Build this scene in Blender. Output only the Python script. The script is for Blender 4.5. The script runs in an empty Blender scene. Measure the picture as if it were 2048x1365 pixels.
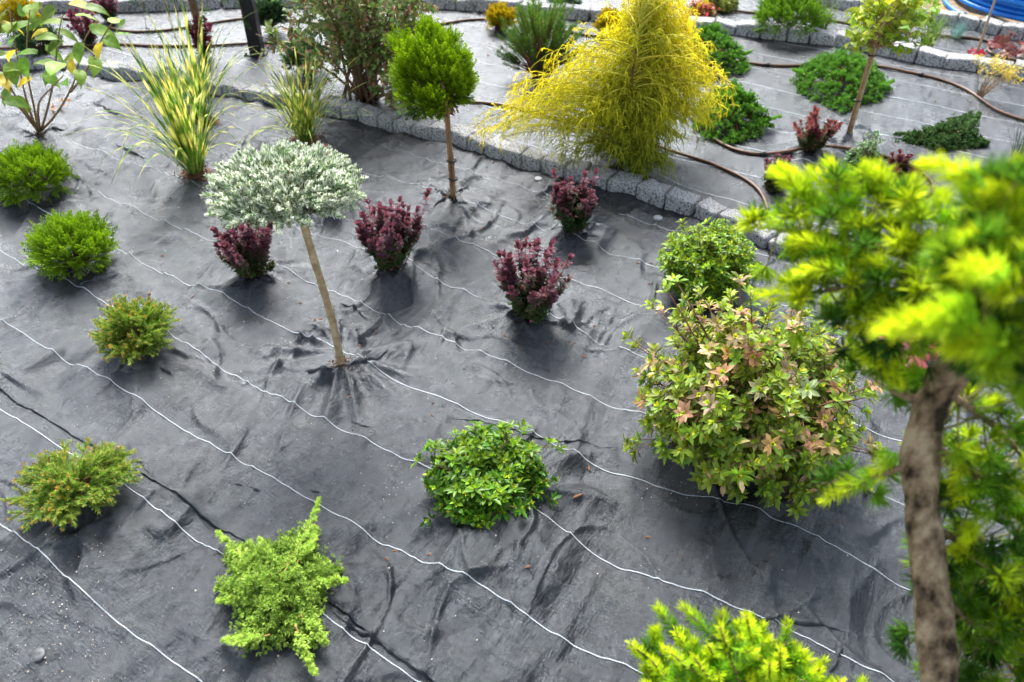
import bpy, math
import numpy as np
from mathutils import Matrix, Vector

rng = np.random.default_rng(11)
scene = bpy.context.scene
COL = scene.collection
R = math.radians

# ------------------------------------------------------------------ camera
HC, FPX, PIT, ROL = 1.75, 1550.0, R(40.0), R(1.0)
cr, sr, cp, sp = math.cos(ROL), math.sin(ROL), math.cos(PIT), math.sin(PIT)
CX = np.array([cr, sr*sp, sr*cp]); CY = np.array([-sr, cr*sp, cr*cp]); CZ = np.array([0, -cp, sp])
CAM = np.array([0, 0, HC])
def ray(px, py):                                   # direction with unit depth along the view axis
    return CX*((px-1024)/FPX) - CY*((py-682.5)/FPX) - CZ
def P(px, py, z=0.0):                              # the photo point taken back to the level z
    d = ray(px, py); return CAM + d*((z-HC)/d[2])
def Q(px, py, depth): return CAM + ray(px, py)*depth
def dep(p): return float(-(np.asarray(p)-CAM) @ CZ)
def pix(p):
    q = np.asarray(p)-CAM; d = -(q@CZ)
    return 1024+FPX*(q@CX)/d, 682.5-FPX*(q@CY)/d
def height(b, py):                                 # height of a vertical over b that reaches photo row py
    lo, hi = 0.0, 3.0
    for _ in range(40):
        m = (lo+hi)/2
        if pix(np.array(b)+[0, 0, m])[1] > py: lo = m
        else: hi = m
    return lo
def ell(cx, cy, hw, hh, sink=.93):                 # mound resting on the ground: centre, radius, half height
    b = .12
    for _ in range(12):
        c = P(cx, cy, b*sink); d = dep(c); a = hw/FPX*d
        dl = math.atan2(HC-c[2], math.hypot(c[0], c[1]))
        hr = hh/FPX*d
        b = math.sqrt(max((hr**2-(a*math.sin(dl))**2), (.25*a)**2*math.cos(dl)**2))/math.cos(dl)
    return c, a, b

# ------------------------------------------------------------------ numeric helpers
def nrm(v): return v/np.maximum(np.linalg.norm(v, axis=-1, keepdims=True), 1e-9)
def rdir(n): return nrm(rng.normal(size=(n, 3)))
def U(a, b, *s): return rng.uniform(a, b, s)
def _h(ix, iy, seed):
    h = (ix.astype(np.int64)*374761393 + iy.astype(np.int64)*668265263 + seed*1442695041) & 0x7fffffff
    h = ((h ^ (h >> 13))*1274126177) & 0x7fffffff
    return ((h ^ (h >> 16)) & 0xffff)/65535.0*2*np.pi
def pn(x, y, seed=0):                              # gradient noise, about -1..1
    x = np.asarray(x, float); y = np.asarray(y, float)
    x0 = np.floor(x); y0 = np.floor(y); fx = x-x0; fy = y-y0
    u = fx**3*(fx*(fx*6-15)+10); v = fy**3*(fy*(fy*6-15)+10)
    def g(i, j):
        a = _h(x0+i, y0+j, seed); return np.cos(a)*(fx-i)+np.sin(a)*(fy-j)
    n0 = g(0, 0)*(1-u)+g(1, 0)*u; n1 = g(0, 1)*(1-u)+g(1, 1)*u
    return (n0*(1-v)+n1*v)*1.5
def jit(c, n, s=.12, h=.05):                       # n natural variants of a colour
    c = np.asarray(c, float); k = np.exp(rng.normal(0, s, (n, 1)))
    return np.clip(c*k*np.exp(rng.normal(0, h, (n, 3))), 0, 1)
def mix(a, b, t):
    t = np.clip(np.asarray(t, float), 0, 1)[..., None]; return np.asarray(a)*(1-t)+np.asarray(b)*t

# ------------------------------------------------------------------ mesh builder
TPL = {
 'needle': ([(0, -.5, 0), (0, .5, 0), (1, 0, .0)], [(0, 1, 2)]),
 'lite': ([(0, 0, 0), (.5, -.5, .07), (1, 0, -.04), (.5, .5, .07)], [(0, 1, 2), (0, 2, 3)]),
 'blunt': ([(0, -.35, 0), (0, .35, 0), (.55, .5, .06), (1, .22, .16), (1, -.22, .16), (.55, -.5, .06)], [(0, 1, 2, 5), (5, 2, 3, 4)]),
 'ell': ([(0, 0, 0), (.28, -.36, .05), (.3, 0, 0), (.28, .36, .05), (.66, -.42, .04), (.68, 0, -.02), (.66, .42, .04), (1, 0, -.12)],
         [(0, 1, 2), (0, 2, 3), (1, 4, 5, 2), (2, 5, 6, 3), (4, 7, 5), (5, 7, 6)]),
 'obov': ([(0, 0, 0), (.4, -.22, .03), (.4, 0, -.02), (.4, .22, .03), (.78, -.5, .05), (.8, 0, -.02), (.78, .5, .05), (1, 0, -.04)],
          [(0, 1, 2), (0, 2, 3), (1, 4, 5, 2), (2, 5, 6, 3), (4, 7, 5), (5, 7, 6)]),
 'fan': ([(0, 0, 0), (.45, -.22, .03), (.45, .22, .03), (.85, -.55, .0), (.98, -.25, .06), (.86, 0, .02), (.98, .25, .06), (.85, .55, 0), (.45, 0, .0)],
         [(0, 8, 1), (0, 2, 8), (1, 4, 3), (1, 8, 5, 4), (8, 2, 6, 5), (2, 7, 6)]),
}
_b = [(0, 0, 0)]; _f = []                           # a big heart-shaped leaf with a curled blade
for i, (s, w) in enumerate([(.08, .3), (.25, .47), (.45, .5), (.65, .4), (.83, .22), (.95, .07)]):
    z = -.55*(s-.35)**2
    _b += [(s-(.07 if i < 2 else 0), -w, z+.05+.02*(i % 2)), (s-(.02 if i < 2 else 0), -w*.5, z+.045), (s, 0, z), (s-(.02 if i < 2 else 0), w*.5, z+.045), (s-(.07 if i < 2 else 0), w, z+.05-.02*(i % 2))]
    o = 1+i*5
    _f += [(0, o+k, o+k+1) for k in range(4)] if i == 0 else [(o-5+k, o+k, o+k+1, o-4+k) for k in range(4)]
_b.append((1.05, 0, -.3)); _f += [(26+k, 31, 27+k) for k in range(4)]
TPL['heart'] = (_b, _f)
_lob = [(0, 0, 0)]
for k in range(23):                                 # lobed palmate leaf
    a = R(-150+k*300/22); r = .52*(1+.2*math.cos(5*a))*(1+.06*(-1)**k)
    _lob.append((.45+r*math.cos(a), r*math.sin(a), .07*math.cos(5*a)-.25*r*r))
_lob.append((.45, 0, .04))
TPL['lobed'] = (_lob, [(24, k, k+1) for k in range(1, 23)] + [(24, 0, 1), (24, 23, 0)])

class MB:
    def __init__(s): s.v = []; s.c = []; s.t = []; s.q = []; s.tm = []; s.qm = []; s.n = 0
    def add(s, V, tris, quads, C, mi=0):
        V = np.asarray(V, float).reshape(-1, 3); C = np.broadcast_to(np.asarray(C, float), (len(V), 3))
        s.v.append(V); s.c.append(C)
        if len(tris): t = np.asarray(tris).reshape(-1, 3)+s.n; s.t.append(t); s.tm.append(np.full(len(t), mi))
        if len(quads): q = np.asarray(quads).reshape(-1, 4)+s.n; s.q.append(q); s.qm.append(np.full(len(q), mi))
        s.n += len(V)
    def leaves(s, p, d, u, L, W, col, tpl='lite', tip=None, mi=0):
        n = len(p)
        if n == 0: return
        T, F = TPL[tpl]; T = np.array(T)
        d = nrm(np.broadcast_to(d, (n, 3))); u = np.broadcast_to(u, (n, 3))
        S = np.cross(d, u); bad = np.linalg.norm(S, axis=1) < 1e-3
        if bad.any(): S[bad] = np.cross(d[bad], rdir(int(bad.sum())))
        S = nrm(S); N = np.cross(S, d)
        L = np.broadcast_to(L, (n,))[:, None, None]; W = np.broadcast_to(W, (n,))[:, None, None]
        V = p[:, None]+d[:, None]*(T[None, :, 0:1]*L)+S[:, None]*(T[None, :, 1:2]*W)+N[:, None]*(T[None, :, 2:3]*L)
        col = np.broadcast_to(col, (n, 3))
        if tip is None: C = np.repeat(col[:, None], len(T), 1)
        else:
            k = np.clip(T[:, 0], 0, 1)[None, :, None]; C = col[:, None]*(1-k)+np.broadcast_to(tip, (n, 3))[:, None]*k
        off = (np.arange(n)*len(T))[:, None, None]
        tr = [f for f in F if len(f) == 3]; qu = [f for f in F if len(f) == 4]
        s.add(V, (np.array(tr)[None]+off).reshape(-1, 3) if tr else [], (np.array(qu)[None]+off).reshape(-1, 4) if qu else [], C.reshape(-1, 3), mi)
    def tubes(s, paths, rad, col, sides=5, mi=0, cap=True):
        paths = np.asarray(paths, float)
        if paths.ndim == 2: paths = paths[None]
        n, K, _ = paths.shape
        rad = np.broadcast_to(rad, (n, K)); col = np.asarray(col, float)
        if col.ndim == 1: col = np.broadcast_to(col, (n, K, 3))
        elif col.ndim == 2: col = np.repeat(col[:, None], K, 1)
        T = nrm(np.gradient(paths, axis=1))
        ref = np.where(np.abs(T[:, :1, 2:3]) > .9, np.array([1., .1, 0]), np.array([.05, .1, 1.]))
        A = nrm(np.cross(T, np.broadcast_to(ref, T.shape))); B = np.cross(T, A)
        an = np.arange(sides)*2*np.pi/sides
        V = paths[:, :, None]+rad[:, :, None, None]*(A[:, :, None]*np.cos(an)[:, None]+B[:, :, None]*np.sin(an)[:, None])
        i = np.arange(K-1)[:, None]*sides; j = np.arange(sides)[None]; j2 = (j+1) % sides
        q = np.stack([i+j, i+j2, i+sides+j2, i+sides+j], -1).reshape(-1, 4)
        q = (q[None]+(np.arange(n)*K*sides)[:, None, None]).reshape(-1, 4)
        tr = []
        if cap:
            e = (K-1)*sides
            c1 = [(e, e+k, e+k+1) for k in range(1, sides-1)]+[(0, k+1, k) for k in range(1, sides-1)]
            tr = (np.array(c1)[None]+(np.arange(n)*K*sides)[:, None, None]).reshape(-1, 3)
        s.add(V, tr, q, np.repeat(col[:, :, None], sides, 2).reshape(-1, 3), mi)
    def ribbons(s, paths, wid, col, side=None, mi=0, fold=.25):
        paths = np.asarray(paths, float); n, K, _ = paths.shape
        wid = np.broadcast_to(wid, (n, K)); col = np.broadcast_to(col, (n, K, 3))
        T = nrm(np.gradient(paths, axis=1))
        if side is None: side = nrm(np.cross(T, np.broadcast_to(np.array([0.03, .02, 1.]), T.shape)))
        N = np.cross(side, T)
        h = wid[..., None]/2
        V = np.stack([paths-side*h+N*h*fold, paths, paths+side*h+N*h*fold], 2)
        i = np.arange(K-1)[:, None]*3; j = np.arange(2)[None]
        q = np.stack([i+j, i+j+1, i+3+j+1, i+3+j], -1).reshape(-1, 4)
        q = (q[None]+(np.arange(n)*K*3)[:, None, None]).reshape(-1, 4)
        s.add(V, [], q, np.repeat(col[:, :, None], 3, 2).reshape(-1, 3), mi)
    def mesh(s, name, mats):
        me = bpy.data.meshes.new(name)
        V = np.concatenate(s.v); C = np.concatenate(s.c)
        t = np.concatenate(s.t) if s.t else np.zeros((0, 3), int); q = np.concatenate(s.q) if s.q else np.zeros((0, 4), int)
        mi = np.concatenate(s.tm+s.qm)
        me.vertices.add(len(V)); me.vertices.foreach_set('co', V.ravel())
        me.loops.add(t.size+q.size); me.loops.foreach_set('vertex_index', np.concatenate([t.ravel(), q.ravel()]).astype(np.int32))
        me.polygons.add(len(t)+len(q))
        st = np.concatenate([np.arange(len(t))*3, t.size+np.arange(len(q))*4]).astype(np.int32)
        me.polygons.foreach_set('loop_start', st)
        me.polygons.foreach_set('material_index', mi.astype(np.int32))
        me.polygons.foreach_set('use_smooth', np.ones(len(st), bool))
        me.update(calc_edges=True)
        at = me.attributes.new('Col', 'FLOAT_COLOR', 'POINT')
        at.data.foreach_set('color', np.c_[C, np.ones(len(C))].astype(np.float32).ravel())
        for m in (mats if isinstance(mats, (list, tuple)) else [mats]): me.materials.append(m)
        return me
    def build(s, name, mats, parent=None, **k):
        o = bpy.data.objects.new(name, s.mesh(name, mats)); COL.objects.link(o)
        if parent is not None: adopt(o, parent)
        tag(o, **k); return o

def tag(o, label=None, cat=None, group=None, kind=None):
    if label: o['label'] = label
    if cat: o['category'] = cat
    if group: o['group'] = group
    if kind: o['kind'] = kind
def adopt(o, parent):
    p = parent; off = Vector((0, 0, 0))
    while p is not None: off += Vector(p.location); p = p.parent
    o.parent = parent
    if o.type == 'MESH' and off.length > 0: o.data.transform(Matrix.Translation(-off))
def empty(name, loc, label, cat, group=None):
    o = bpy.data.objects.new(name, None); COL.objects.link(o); o.location = tuple(map(float, loc)); o.empty_display_size = .05
    tag(o, label, cat, group); return o

# ------------------------------------------------------------------ materials
def nodes(name):
    m = bpy.data.materials.new(name); m.use_nodes = True
    nt = m.node_tree; return m, nt, nt.nodes['Principled BSDF'], nt.nodes['Material Output']
def nd(nt, t, **k):
    n = nt.nodes.new(t)
    for a, b in k.items():
        if a in n.inputs: n.inputs[a].default_value = b
        else: setattr(n, a, b)
    return n
def leafmat(name, rough=.45, trans=.25, spec=.4, var=.25, scale=60, boost=1.3):
    m, nt, b, out = nodes(name); l = nt.links
    at = nd(nt, 'ShaderNodeAttribute', attribute_name='Col')
    no = nd(nt, 'ShaderNodeTexNoise', Scale=scale, Detail=2.0)
    tc = nd(nt, 'ShaderNodeTexCoord'); l.new(tc.outputs['Object'], no.inputs['Vector'])
    mr = nd(nt, 'ShaderNodeMapRange'); mr.inputs[1].default_value = .3; mr.inputs[2].default_value = .7
    mr.inputs[3].default_value = 1-var; mr.inputs[4].default_value = 1+var; l.new(no.outputs['Fac'], mr.inputs[0])
    mx = nd(nt, 'ShaderNodeVectorMath', operation='SCALE'); l.new(at.outputs['Color'], mx.inputs[0]); l.new(mr.outputs[0], mx.inputs['Scale'])
    l.new(mx.outputs[0], b.inputs['Base Color']); b.inputs['Roughness'].default_value = rough; b.inputs['Specular IOR Level'].default_value = spec
    if trans > 0:
        tr = nd(nt, 'ShaderNodeBsdfTranslucent'); ms = nd(nt, 'ShaderNodeMixShader'); ms.inputs[0].default_value = trans
        s2 = nd(nt, 'ShaderNodeVectorMath', operation='SCALE'); s2.inputs['Scale'].default_value = boost
        l.new(mx.outputs[0], s2.inputs[0]); l.new(s2.outputs[0], tr.inputs['Color'])
        l.new(b.outputs[0], ms.inputs[1]); l.new(tr.outputs[0], ms.inputs[2]); l.new(ms.outputs[0], out.inputs['Surface'])
    return m
def roughmat(name, c1, c2, scale=30, rough=.8, bump=.3, detail=6, spec=.3, stretch=None, dist=.003, c3=None, usecol=False):
    m, nt, b, out = nodes(name); l = nt.links
    tc = nd(nt, 'ShaderNodeTexCoord'); mp = nd(nt, 'ShaderNodeMapping')
    l.new(tc.outputs['Object'], mp.inputs[0])
    if stretch: mp.inputs['Scale'].default_value = stretch
    no = nd(nt, 'ShaderNodeTexNoise', Scale=scale, Detail=detail, Roughness=.65); l.new(mp.outputs[0], no.inputs['Vector'])
    cr_ = nd(nt, 'ShaderNodeValToRGB'); e = cr_.color_ramp.elements
    e[0].position = .38; e[0].color = (*c1, 1); e[1].position = .62; e[1].color = (*c2, 1)
    if c3: x = e.new(.5); x.color = (*c3, 1)
    l.new(no.outputs['Fac'], cr_.inputs[0])
    if usecol:
        at = nd(nt, 'ShaderNodeAttribute', attribute_name='Col'); mm = nd(nt, 'ShaderNodeVectorMath', operation='MULTIPLY')
        l.new(cr_.outputs[0], mm.inputs[0]); l.new(at.outputs['Color'], mm.inputs[1]); l.new(mm.outputs[0], b.inputs['Base Color'])
    else: l.new(cr_.outputs[0], b.inputs['Base Color'])
    b.inputs['Roughness'].default_value = rough; b.inputs['Specular IOR Level'].default_value = spec
    if bump:
        bu = nd(nt, 'ShaderNodeBump', Strength=bump, Distance=dist); l.new(no.outputs['Fac'], bu.inputs['Height']); l.new(bu.outputs[0], b.inputs['Normal'])
    return m

TH = R(-30.2)                                        # direction of the woven lines
NV = np.array([-math.sin(TH), math.cos(TH)]); TV = np.array([math.cos(TH), math.sin(TH)])

def fabricmat():
    m, nt, b, out = nodes('woven_black_fabric'); l = nt.links
    tc = nd(nt, 'ShaderNodeTexCoord')
    mp = nd(nt, 'ShaderNodeMapping'); mp.inputs['Rotation'].default_value = (0, 0, -TH); l.new(tc.outputs['Object'], mp.inputs[0])
    def noise(sc, det, st=(1, 1, 1), ro=.6):
        m2 = nd(nt, 'ShaderNodeMapping'); m2.inputs['Scale'].default_value = st; l.new(mp.outputs[0], m2.inputs[0])
        n = nd(nt, 'ShaderNodeTexNoise', Scale=sc, Detail=det, Roughness=ro); l.new(m2.outputs[0], n.inputs['Vector']); return n.outputs['Fac']
    w1 = noise(42, 4, (1, 6, 1), .75); w2 = noise(42, 4, (6, 1, 1), .75); dust = noise(1.7, 7, (1, 1, 1), .7); fine = noise(260, 2)
    grit = noise(90, 3); wr = noise(9, 4, (1.6, .7, 1)); roughn = noise(4, 5)
    cr_ = nd(nt, 'ShaderNodeValToRGB'); e = cr_.color_ramp.elements
    e[0].position = .35; e[0].color = (.004, .005, .0065, 1); e[1].position = .88; e[1].color = (.034, .034, .036, 1)
    l.new(dust, cr_.inputs[0])
    gr = nd(nt, 'ShaderNodeValToRGB'); g = gr.color_ramp.elements
    g[0].position = .74; g[0].color = (0, 0, 0, 1); g[1].position = .78; g[1].color = (.16, .14, .11, 1); l.new(grit, gr.inputs[0])
    ad = nd(nt, 'ShaderNodeVectorMath', operation='ADD'); l.new(cr_.outputs[0], ad.inputs[0]); l.new(gr.outputs[0], ad.inputs[1])
    s_ = nd(nt, 'ShaderNodeMath', operation='ADD'); l.new(w1, s_.inputs[0]); l.new(w2, s_.inputs[1])
    mr = nd(nt, 'ShaderNodeMapRange'); mr.inputs[1].default_value = .7; mr.inputs[2].default_value = 1.3; mr.inputs[3].default_value = .25; mr.inputs[4].default_value = 2.0
    l.new(s_.outputs[0], mr.inputs[0])
    sc = nd(nt, 'ShaderNodeVectorMath', operation='SCALE'); l.new(ad.outputs[0], sc.inputs[0]); l.new(mr.outputs[0], sc.inputs['Scale'])
    l.new(sc.outputs[0], b.inputs['Base Color'])
    rr = nd(nt, 'ShaderNodeMapRange'); rr.inputs[1].default_value = .3; rr.inputs[2].default_value = .7; rr.inputs[3].default_value = .21; rr.inputs[4].default_value = .32
    l.new(roughn, rr.inputs[0]); l.new(rr.outputs[0], b.inputs['Roughness'])
    b.inputs['Specular IOR Level'].default_value = .85
    sm = nd(nt, 'ShaderNodeMapRange'); sm.inputs[1].default_value = .75; sm.inputs[2].default_value = 1.25; sm.inputs[3].default_value = .45; sm.inputs[4].default_value = .85
    l.new(s_.outputs[0], sm.inputs[0])
    mot = noise(16, 8, (1.3, 1, 1), .8); sm2 = nd(nt, 'ShaderNodeMapRange'); sm2.inputs[1].default_value = .3; sm2.inputs[2].default_value = .7; sm2.inputs[3].default_value = .7; sm2.inputs[4].default_value = 1.75
    l.new(mot, sm2.inputs[0]); mu = nd(nt, 'ShaderNodeMath', operation='MULTIPLY'); mu.use_clamp = True; l.new(sm.outputs[0], mu.inputs[0]); l.new(sm2.outputs[0], mu.inputs[1])
    l.new(mu.outputs[0], b.inputs['Specular IOR Level'])
    b.inputs['Specular Tint'].default_value = (.88, .945, 1, 1)
    b1 = nd(nt, 'ShaderNodeBump', Strength=.8, Distance=.004); l.new(s_.outputs[0], b1.inputs['Height'])
    b2 = nd(nt, 'ShaderNodeBump', Strength=.6, Distance=.02); l.new(wr, b2.inputs['Height']); l.new(b1.outputs[0], b2.inputs['Normal'])
    l.new(b2.outputs[0], b.inputs['Normal'])
    return m

M = {}
M['fabric'] = fabricmat()
M['thread'] = roughmat('white_woven_thread', (.3, .34, .37), (.56, .6, .62), 220, .6, .5)
M['leaf'] = leafmat('leaf', .42, .3, .3)
M['matte'] = leafmat('needle', .55, .25, .2)
M['dull'] = leafmat('dull_leaf', .62, .25, .12); M['thinleaf'] = leafmat('thin_leaf', .5, .4, .25)
M['wood'] = leafmat('young_wood', .7, 0, .2, .35, 120)
M['bark'] = roughmat('larch_bark', (.035, .025, .015), (.52, .4, .25), 34, .9, 1.0, 9, .2, (1, 1, .5), .02, (.27, .19, .11))
M['firbark'] = roughmat('pale_bark', (.3, .2, .1), (.55, .42, .25), 45, .75, .5, 6, .25, (1, 1, .8), .003)
M['cane'] = roughmat('cane', (.22, .11, .05), (.42, .26, .13), 60, .7, .4, 6, .25, (1, 1, .15), .002)
M['granite'] = roughmat('grey_granite', (.05, .055, .06), (.86, .85, .83), 17, .85, 1.0, 10, .3, None, .03, (.68, .67, .66))
M['soil'] = roughmat('brown_soil', (.05, .025, .012), (.19, .1, .055), 60, .95, 1.0, 8, .1, None, .01)
M['sand'] = roughmat('pale_sand', (.22, .15, .09), (.42, .32, .2), 20, .95, .8, 8, .1, None, .02)
M['earth'] = roughmat('dark_earth', (.05, .04, .03), (.14, .11, .08), 6, .95, .6, 8, .1, None, .02)
M['hose'] = roughmat('brown_rubber', (.085, .04, .02), (.15, .075, .04), 25, .45, .1, 3, .4)
M['blackpl'] = roughmat('black_plastic', (.012, .012, .012), (.03, .03, .03), 40, .45, .1, 3, .4)
M['steel'] = roughmat('black_painted_steel', (.006, .006, .007), (.013, .013, .015), 15, .42, .05, 3, .45)
M['bluepipe'] = roughmat('blue_pipe', (.0, .12, .5), (.0, .2, .68), 8, .35, 0, 3, .5)
M['chip'] = roughmat('bark_chip', (.1, .04, .02), (.34, .17, .09), 80, .85, .6, 6, .2, None, .002)
M['grit'] = roughmat('pale_grit', (.3, .24, .17), (.65, .6, .5), 50, .9, .3, 4, .2)
M['peg'] = roughmat('grey_peg', (.02, .022, .024), (.07, .075, .08), 90, .5, .3, 4, .4, None, .002)
M['peg2'] = roughmat('white_peg', (.2, .21, .21), (.36, .37, .37), 90, .5, .3, 4, .4, None, .002)

# ------------------------------------------------------------------ borders (front foot of each row of stones)
def worldpath(pts): return np.array([P(*p)[:2] for p in pts])
B1P = worldpath([(-150, 138), (0, 136), (120, 137), (171, 150), (273, 161), (308, 166), (444, 192), (564, 210), (705, 238), (808, 266), (896, 284), (968, 308), (1023, 326), (1081, 341), (1139, 358), (1257, 391), (1322, 411), (1392, 434), (1465, 466), (1560, 512), (1640, 556)])
B2P = worldpath([(-160, 36), (-40, 33), (68, 29), (180, 25), (270, 24), (400, 20), (533, 14), (700, 16), (886, 20), (978, 24), (1100, 36), (1248, 49), (1359, 60), (1448, 70), (1540, 80), (1697, 99), (1756, 110), (1887, 136), (2048, 160), (2200, 188)])
B3P = worldpath([(1560, 2), (1650, 14), (1705, 24), (1850, 44), (1950, 62), (2048, 82), (2180, 112)])
def bY(path, x): return np.interp(x, path[:, 0], path[:, 1])

# ------------------------------------------------------------------ ground relief
MOUNDS = []     # x, y, height, radius, seed, folds
HOLE = []
def mound(px, py, hgt, rad, folds=5, off=(0, 0)):
    p = P(px, py); MOUNDS.append((p[0]+off[0], p[1]+off[1], hgt, rad, len(MOUNDS)*7+3, folds))
mound(80, 400, .03, .2); mound(170, 550, .04, .2); mound(285, 735, .05, .2); mound(185, 1050, .055, .24)
mound(565, 1230, .04, .26); mound(1000, 1020, .045, .26); mound(1500, 950, .06, .36); mound(1420, 590, .035, .2)
mound(505, 560, .04, .17); mound(785, 540, .045, .17); mound(1062, 650, .05, .19); mound(1143, 465, .035, .15); mound(670, 410, .05, .16)
mound(684, 730, .03, .2, 7); mound(905, 396, .025, .16, 7); mound(392, 350, .03, .22); mound(610, 285, .03, .22); mound(75, 268, .05, .25)
mound(1240, 330, .03, .25); mound(1625, 300, .02, .15); mound(1700, 265, .015, .1); mound(1600, 1420, .05, .4)
SEAM = np.array([P(*p)[:2] for p in [(-60, 740), (0, 783), (120, 855), (290, 962), (400, 1033), (510, 1102), (660, 1222), (760, 1285), (880, 1372), (1000, 1460)]])
su, sv = SEAM@TV, SEAM@NV
FOLD = np.array([P(*p)[:2] for p in [(1690, 1262), (1676, 1300), (1660, 1340), (1648, 1375)]])
def gz(x, y):
    x = np.asarray(x, float); y = np.asarray(y, float)
    u = x*TV[0]+y*TV[1]; v = x*NV[0]+y*NV[1]
    bed1 = 1/(1+np.exp((y-bY(B1P, x))/.03))
    A = .14+.86*bed1
    z = .012*pn(u/.55, v/.7, 1)+.009*A*pn(u/.2+.3*pn(u/.5, v/.5, 5), v/.42, 2)
    rid = 1-np.abs(pn(u/.17+.6*pn(u/.4, v/.6, 8), v/.55, 3)); z += A*.015*np.clip(rid-.5, 0, 1)*2
    w2 = pn(u/.055+.5*pn(u/.2, v/.2, 9), v/.11, 4); z += A*.006*w2*np.clip(.1+pn(u/.5, v/.5, 6)*1.6, 0, 1)
    for (s1, s2, sd_, am) in ((.3, .9, 21, .016), (.9, .22, 23, .012), (.4, .4, 25, .012), (.16, .5, 27, .009)):
        rg = 1-np.abs(pn(u/s1+.5*pn(u/.35, v/.35, sd_+1), v/s2+.5*pn(u/.3, v/.4, sd_+2), sd_)); z += A*am*np.clip((rg-.86)/.14, 0, 1)**1.5*np.clip(.35+pn(u/.45, v/.45, sd_+3)*1.6, 0, 1)
    z += A*.0018*pn(u/.025, v/.04, 14)*np.clip(.3+pn(u/.4, v/.3, 16)*1.5, 0, 1)
    rid2 = 1-np.abs(pn(u/.5, v/.1+.5*pn(u/.3, v/.3, 18), 13)); z += A*.006*np.clip(rid2-.72, 0, 1)*3*np.clip(pn(u/.6, v/.5, 19)+.35, 0, 1)
    for (mx, my, hh, rr, sd, nf) in MOUNDS:
        dx, dy = x-mx, y-my; r = np.hypot(dx, dy); k = r < rr*3
        if not np.any(k): continue
        an = np.arctan2(dy, dx); q = r[k]/rr
        fold = pn(np.cos(an[k])*nf*.33+sd, np.sin(an[k])*nf*.33+q*.35, sd)*np.clip(q*1.8, 0, 1)
        z[k] += hh*np.exp(-q**2*1.6)*(1+.35*fold)+.036*(.5-np.abs(fold))*np.exp(-(q-.95)**2*2.4)-.012*np.exp(-(q-1.35)**2*9)
    d = v-np.interp(u, su, sv)
    z += np.where(u < su[-1], .004*(1/(1+np.exp(-d/.003)))*np.exp(-np.clip(d, 0, 9)/.12), 0)
    z -= .02*np.exp(-((y-bY(B1P, x))/.05)**2)*(pn(x/.15, y/.15, 30)*.6+.4)
    return z
def gz1(p): return float(gz(np.array([p[0]]), np.array([p[1]]))[0])
def G(px, py):                                       # the photo point on the real relief
    z = 0.0
    for _ in range(4): p = P(px, py, z); z = gz1(p)
    return P(px, py, z)

# ground sheet: a fan-shaped grid, finer near the path the picture was taken from
nr, nc = 760, 860
yy = -1.6+2.0*np.exp(np.linspace(0, math.log((9.6+1.6)/2.0), nr))
ss = np.linspace(-1, 1, nc)
Y, S_ = np.meshgrid(yy, ss, indexing='ij'); X = S_*.68*(Y+1.6)
Z = gz(X.ravel(), Y.ravel()).reshape(X.shape)
g = MB()
i = np.arange(nr-1)[:, None]*nc; j = np.arange(nc-1)[None]
g.add(np.stack([X, Y, Z], -1), [], np.stack([i+j, i+j+1, i+nc+j+1, i+nc+j], -1), (1, 1, 1))

# white woven lines, draped over the relief
def strip(pts, w=.0023, mi=1, lift=.0025, zig=True):
    pts = np.asarray(pts); seg = np.r_[0, np.cumsum(np.linalg.norm(np.diff(pts, axis=0), axis=1))]
    n = int(seg[-1]/.005)+2; t = np.linspace(0, seg[-1], n)
    q = np.c_[np.interp(t, seg, pts[:, 0]), np.interp(t, seg, pts[:, 1])]
    k = 42
    if n > 4*k:
        pad = np.r_[np.repeat(q[:1], k, 0), q, np.repeat(q[-1:], k, 0)]
        q = np.stack([np.convolve(pad[:, c], np.ones(2*k+1)/(2*k+1), 'valid') for c in (0, 1)], 1)
    T = nrm(np.gradient(q, axis=0)); N = np.c_[-T[:, 1], T[:, 0]]
    q = q+N*(.001*pn(t/.06, t*0+pts[0, 0]*7, 40)+.0022*pn(t/.2, t*0+pts[0, 1]*5, 41))[:, None]
    ww = w/2*(1+(.35 if zig else 0)*((np.arange(n) % 2)*2-1))
    a = q-N*ww[:, None]; b = q+N*(w-ww)[:, None]
    za = gz(a[:, 0], a[:, 1])+lift; zb = gz(b[:, 0], b[:, 1])+lift
    V = np.stack([np.c_[a, za], np.c_[b, zb]], 1)
    i = np.arange(n-1)*2
    g.add(V, [], np.stack([i, i+1, i+3, i+2], -1), (1, 1, 1), mi)
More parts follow.
